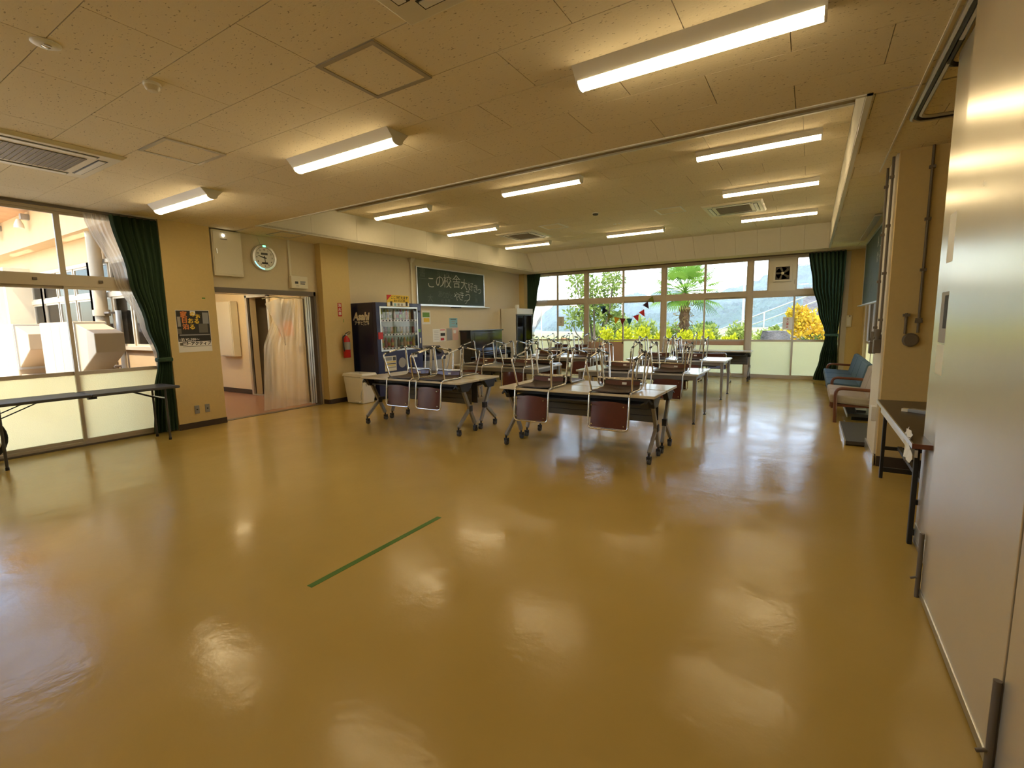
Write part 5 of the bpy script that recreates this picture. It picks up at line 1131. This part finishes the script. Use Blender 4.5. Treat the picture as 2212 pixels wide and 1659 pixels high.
# fan palm
PX, PYy = -3.88, 18.0; rr = random.Random(11)
t = thing('fan_palm', 'fan palm with shaggy brown trunk outside the window', 'palm', (PX, PYy, -.12))
pr = []
for i in range(23): z = -.12+2.50*i/22; pr.append((.155+.035*math.sin(i*2.7)+.03*(i/22)*(1 if i < 18 else .4)-(.05 if i > 20 else 0), z))
obj('trunk', MB().lathe(pr, (PX, PYy, 0), 16), 'palm_fibre', t, smooth=60)
m = MB()
for k in range(90):
    z = rr.uniform(.3, 2.35); a = rr.uniform(0, 2*PI); r0 = .16; p = Vector((PX+r0*math.cos(a), PYy+r0*math.sin(a), z)); o_ = Vector((math.cos(a), math.sin(a), rr.uniform(-1.4, .5))).normalized()*rr.uniform(.10, .26 if z > 1 else .14); s_ = Vector((-math.sin(a), math.cos(a), 0))*.02
    m.add([p-s_, p+s_, p+o_+s_*.3+Vector((0, 0, -.04)), p+o_-s_*.3], [(0, 1, 2, 3)])
obj('dry_sheaths', m, 'leaf_dry', t, recalc=False)
def fan(m, base, az, el, pet, R_, droop):
    d = Vector((math.cos(az)*math.cos(el), math.sin(az)*math.cos(el), math.sin(el))); c_ = Vector(base)+d*pet
    st.tube([base, Vector(base)+d*pet*.5+Vector((0, 0, .03)), c_], .014, 5, True, .009)
    side = d.cross(Vector((0, 0, 1))).normalized(); nn = side.cross(d)
    for k in range(26):
        a = math.radians(-125+250*k/25); dir_ = (d*math.cos(a)+side*math.sin(a)).normalized(); L = R_*(.78+.22*math.cos(a))*rr.uniform(.9, 1.08); w_ = dir_.cross(nn).normalized()*.022
        p1 = c_+dir_*L*.55+nn*.02+Vector((0, 0, -.03*droop)); p2 = c_+dir_*L+Vector((0, 0, -.28*droop*L))
        m.add([c_, p1-w_, p2, p1+w_], [(0, 1, 2, 3)])
m = MB(); st = MB()
for k in range(38):
    az = k*2.399; el = math.radians(78-105*(k/37)**.9); fan(m, (PX, PYy, 2.38+.12*(1-k/37)), az, el, rr.uniform(.65, .95) if k > 4 else .55, rr.uniform(.55, .72), .3+.8*k/37)
obj('fronds', m, 'leaf_palm', t, recalc=False); obj('petioles', st, 'leaf_palm', t)
# orange-leaved bush, grasses and rock on the right
t = shrub(.15, 17.0, -.12, .95, 1.45, 1900, .085, 'leaf_orange', 'tall yellow-orange leaved bush beside the curtain', 'nandina_bush', 71, 7)
m = MB(); rr = random.Random(9); leaves(m, (-.35, 17.0, 1.45), .35, .3, .42, 420, .085, rr, .2); obj('upper_foliage', m, 'leaf_orange', t, recalc=False)
m = MB(); leaves(m, (.2, 16.7, .55), .95, .5, .45, 520, .085, rr, .2); obj('lower_foliage', m, 'leaf_dark', t, recalc=False)
def rock(x, y, z, a, b, c_, label, seed):
    rr = random.Random(seed); bm = bmesh.new(); bmesh.ops.create_icosphere(bm, subdivisions=3, radius=1)
    for v in bm.verts:
        n_ = 1+.16*math.sin(v.co.x*4+seed)+.12*math.sin(v.co.y*5+v.co.z*3)+rr.uniform(-.04, .04); v.co = Vector((x+max(-.8, min(.8, v.co.x*n_))*a, y+v.co.y*n_*b, z+max(-.7, min(.75, v.co.z*n_))*c_))
    mb = MB(); mb.v = [tuple(v.co) for v in bm.verts]; mb.f = [tuple(v.index for v in f.verts) for f in bm.faces]; bm.free()
    return tag(obj('boulder', mb, 'rock', smooth=35), label, 'rock')
rock(-.85, 15.75, .52, .48, .35, .75, 'dark grey flat-topped boulder in front of the orange bush', 2)
for k, (x, y) in enumerate(((-1.15, 18.3), (-2.0, 18.9))):
    t = thing('grass_tuft', 'dry pale grass tuft %s' % ('beside the boulder', 'behind the boulder, farther from it')[k], 'grass', (x, y, -.12)); m = MB(); rr = random.Random(60+k)
    for i in range(160):
        a = rr.uniform(0, 2*PI); L = rr.uniform(.5, 1.15); o_ = Vector((math.cos(a), math.sin(a), 0))*rr.uniform(.05, .35); p = Vector((x, y, -.12))+o_*.3; s_ = Vector((-math.sin(a), math.cos(a), 0))*.012
        m.add([p-s_, p+s_, p+o_+Vector((0, 0, L))], [(0, 1, 2)])
    obj('blades', m, 'leaf_dry' if k else 'leaf_olive', t, recalc=False)
# stone embankment with stair rails climbing to the right
m = MB()
for k, (y0, x0, z1) in enumerate(((24, -.75, 1.85), (24.6, -.35, 2.75), (25.2, .1, 3.0))): m.box(x0, 7, y0, y0+1.2, -.12, z1)
m.prism([(-1.6, -.12), (-.3, 1.75), (7, 4), (7, -.12)], 0, 'y', 22.5, 24.1)
struct('embankment', m, 'stone_wall')
for k, dz in enumerate((0, .35, .68)):
    y = 21.6; tag(obj('hand_rail', MB().tube([(-3.6, y, .45+dz*.6), (-1.6, y, 1.0+dz), (.3, y, 1.78+dz), (2.6, y, 2.8+dz)], .022, 6), 'alu_bright', smooth=60), 'pale sloping stair rail by the embankment, %s of three' % ('lowest', 'middle', 'top')[k], 'rail', 'sloping stair rails')
for x, z in ((-1.6, 1.66), (.3, 2.44)): tag(obj('rail_post', MB().cyl((x, 21.6, -.12), (x, 21.6, z), .025, 8), 'alu', smooth=40), 'rail post by the embankment, %s' % ('lower one' if x < 0 else 'upper one'), 'post', 'stair rail posts')
for i, (x, y, h_) in enumerate(((-33.5, 62, 3.4), (-20.5, 55, 8.5), (-17.9, 52, 9.5), (-4.6, 42, 9))):
    t = thing('utility_pole', 'thin utility pole outside, %s' % ('short one near the sea', 'seen behind the leafy tree, left one', 'seen behind the leafy tree, right one', 'beside the palm, toward the fan')[i], 'pole', (x, y, -1)); obj('shaft', MB().cyl((x, y, -1.5), (x, y, h_), .09, 8, .06), 'concrete', t, smooth=40); obj('crossarm', MB().box(x-.6, x+.6, y-.03, y+.03, h_-.5, h_-.42), 'steel', t)
t = thing('planter_pot', 'terracotta pot on a pink ledge outside the window', 'pot', (-7.7, 16.2, .46)); obj('pot', MB().lathe([(.10, .50), (.15, .80), (.17, .80), (.17, .84), (.14, .84)], (-7.75, 16.2, 0), 18), 'terracotta', t, smooth=40); obj('saucer', MB().lathe([(.16, .46), (.24, .50), (.24, .52)], (-7.75, 16.2, 0), 18), 'dark_grey', t, smooth=40)
struct('ledge', MB().box(-9.5, -6.9, 15.7, 16.6, -.12, .46), 'pink_wall')
t = thing('garden_bush', 'round dark green bush on the field beyond the palm', 'shrub', (-8.2, 46, -.2)); m = MB(); rr = random.Random(33)
for k in range(6): leaves(m, (-8.2+rr.uniform(-.8, .8), 46, .6+rr.uniform(-.2, .2)), .7, .6, .6, 220, .14, rr, .3)
obj('foliage', m, 'leaf_dark', t, recalc=False)

# ================================================================== OUTSIDE, THE COURT BEYOND THE LEFT WINDOW
struct('ground_court', MB().box(-90, XL-.17, -60, 3.44, -.30, -.12), 'concrete')

# outer wall of the corridor wing, facing the court
m = MB(); m.box(-20, XL-.17, 3.40, 3.45, -.12, 1.12); m.box(-20, XL-.17, 3.40, 3.45, 2.62, 3.9); m.box(-20, -15.75, 3.40, 3.45, 1.12, 2.62); m.box(-8.6, XL-.17, 3.40, 3.45, 1.12, 2.62)
struct('court_building', m, 'court_plaster')
struct('court_beam', MB().box(-20, XL-.17, 3.10, 3.40, 3.05, 3.66), 'court_plaster')
struct('court_eave', MB().box(-20, XL-.17, 2.5, 3.40, 3.66, 3.80), 'soffit_wood')
xs = [-15.7, -14.9, -14.25, -13.5, -12.65, -11.72, -10.9, -10.1, -9.35, -8.65]
for n_, (a, b) in enumerate(((0, 3), (3, 6), (6, 9))):
    wr = bpy.data.objects.new('window_%d' % (9+n_), None); COL.objects.link(wr); wr['kind'] = 'structure'; wr.location = (xs[a], 3.42, 1.12)
    m = MB(); m.box(xs[a]-.06, xs[a]+.06, 3.37, 3.45, 1.12, 2.62); m.box(xs[b]-.06, xs[b]+.06, 3.37, 3.45, 1.12, 2.62); m.box(xs[a], xs[b], 3.36, 3.45, 1.10, 1.16); m.box(xs[a], xs[b], 3.37, 3.45, 2.56, 2.62); m.box(xs[a], xs[b], 3.37, 3.45, 1.99, 2.07); obj('window_frame', m, 'court_frame', wr)
    for k in range(a, b):
        sash(wr, 'y', 3.41, xs[k]+.03, xs[k+1]-.03, 1.16, 1.99, 'glass', .035, 'court_frame'); sash(wr, 'y', 3.41, xs[k]+.03, xs[k+1]-.03, 2.07, 2.56, 'glass', .03, 'court_frame', 'fanlight')
for k, (x0, x1, z0) in enumerate(((-15.6, -14.3, 1.2), (-14.2, -13.55, 1.7), (-13.4, -12.7, 1.2), (-12.6, -11.8, 2.1), (-11.65, -11.0, 1.3), (-10.8, -10.15, 1.2), (-10.0, -9.4, 1.6), (-9.3, -8.7, 1.2))):
    flat('reflection_panel', MB().box(x0, x1, 3.452, 3.458, z0, 2.55), 'corridor_wall', 'pale panel imitating a reflection inside the court building window, number %s from its far end' % ('one', 'two', 'three', 'four', 'five', 'six', 'seven', 'eight')[k], 'blind', 'reflection panels across the court')  # pale sheets behind the glass stand in for reflected sky in the panes
# drain pipe
t = thing('drain_pipe', 'cream drain pipe on the court building wall', 'pipe', (-10.2, 3.28, -.12)); obj('pipe', MB().cyl((-10.22, 3.27, -.12), (-10.22, 3.27, 3.05), .095, 16), 'court_ivory', t, smooth=40)
for z in (.82, 1.72): obj('collar', MB().cyl((-10.22, 3.27, z-.05), (-10.22, 3.27, z+.05), .12, 16), 'court_ivory', t, smooth=40); obj('bracket', MB().box(-10.1, -9.9, 3.26, 3.40, z-.015, z+.015), 'frame_dark', t)
tag(obj('conduit_pipe', MB().cyl((-9.72, 3.33, -.12), (-9.72, 3.33, 1.75), .04, 10), 'leg_grey', smooth=40), 'grey conduit beside the cream drain pipe in the court', 'conduit')
tag(obj('propane_box', MB().box(-10.9, -10.55, 2.95, 3.3, -.12, .95), 'terracotta', bevel=.01), 'orange cabinet behind the outdoor air conditioner', 'cabinet')
for k, x in enumerate((-14.35, -12.55)):
    t = thing('flood_lamp', 'small flood lamp under the court eave, %s' % ('farther one' if k == 0 else 'nearer one'), 'lamp', (x, 3.0, 3.4), 0, 'court flood lamps'); obj('arm', MB().box(x-.05, x+.05, 2.98, 3.1, 3.50, 3.60), 'leg_grey', t); obj('head', MB().lathe([(.03, .0), (.07, -.10), (.075, -.16)], (x-.03, 2.96, 3.50), 12), 'ivory', t, smooth=40)
# outdoor air-conditioner units with wind hoods
def outdoor(x0, x1, y0, y1, label, hood):
    t = thing('outdoor_unit', label, 'air conditioner', ((x0+x1)/2, (y0+y1)/2, -.12), 0, 'outdoor air conditioners')
    obj('casing', MB().box(x0, x1, y0, y1, .02, 1.56), 'ac_white', t, bevel=.02); obj('base_frame', MB().box(x0+.05, x1-.05, y0+.05, y1-.05, -.12, .02), 'leg_grey', t)
    for f_ in (.36, .62): obj('panel_seam', MB().box(x0+(x1-x0)*f_-.004, x0+(x1-x0)*f_+.004, y0-.002, y0+.004, .05, 1.52), 'ac_grey', t)  # seams and hood flange share one plain grey
    obj('label_plate', MB().box(x0+.04, x0+.12, y0-.002, y0+.002, 1.25, 1.4), 'mid_grey', t)
    s_ = 1 if hood > 0 else -1; xe = x1 if hood > 0 else x0
    zt = 1.53; o_ = [(xe, zt), (xe+s_*.66, zt-.14), (xe+s_*.66, zt-.40), (xe, zt-.72)]
    obj('wind_hood', MB().prism(o_, 0, 'y', y0+.03, y1-.03), 'ac_white', t, bevel=.01); obj('hood_flange', MB().box(xe-.01, xe+.02 if s_ > 0 else xe+.01, y0+.01, y1-.01, zt-.75, zt+.02), 'ac_grey', t)
    obj('lower_guard', MB().prism([(xe, .70), (xe+s_*.5, .58), (xe+s_*.5, .40), (xe, .15)], 0, 'y', y0+.03, y1-.03), 'ac_white', t, bevel=.01)
outdoor(-10.35, -8.92, 2.50, 2.90, 'large white outdoor unit with hood, closest to court window', 1)
outdoor(-12.9, -11.55, 2.45, 2.85, 'white outdoor unit with open hood, middle of the row', 1)
outdoor(-15.6, -14.2, 2.45, 2.85, 'white outdoor unit at the far end of the row', 1)
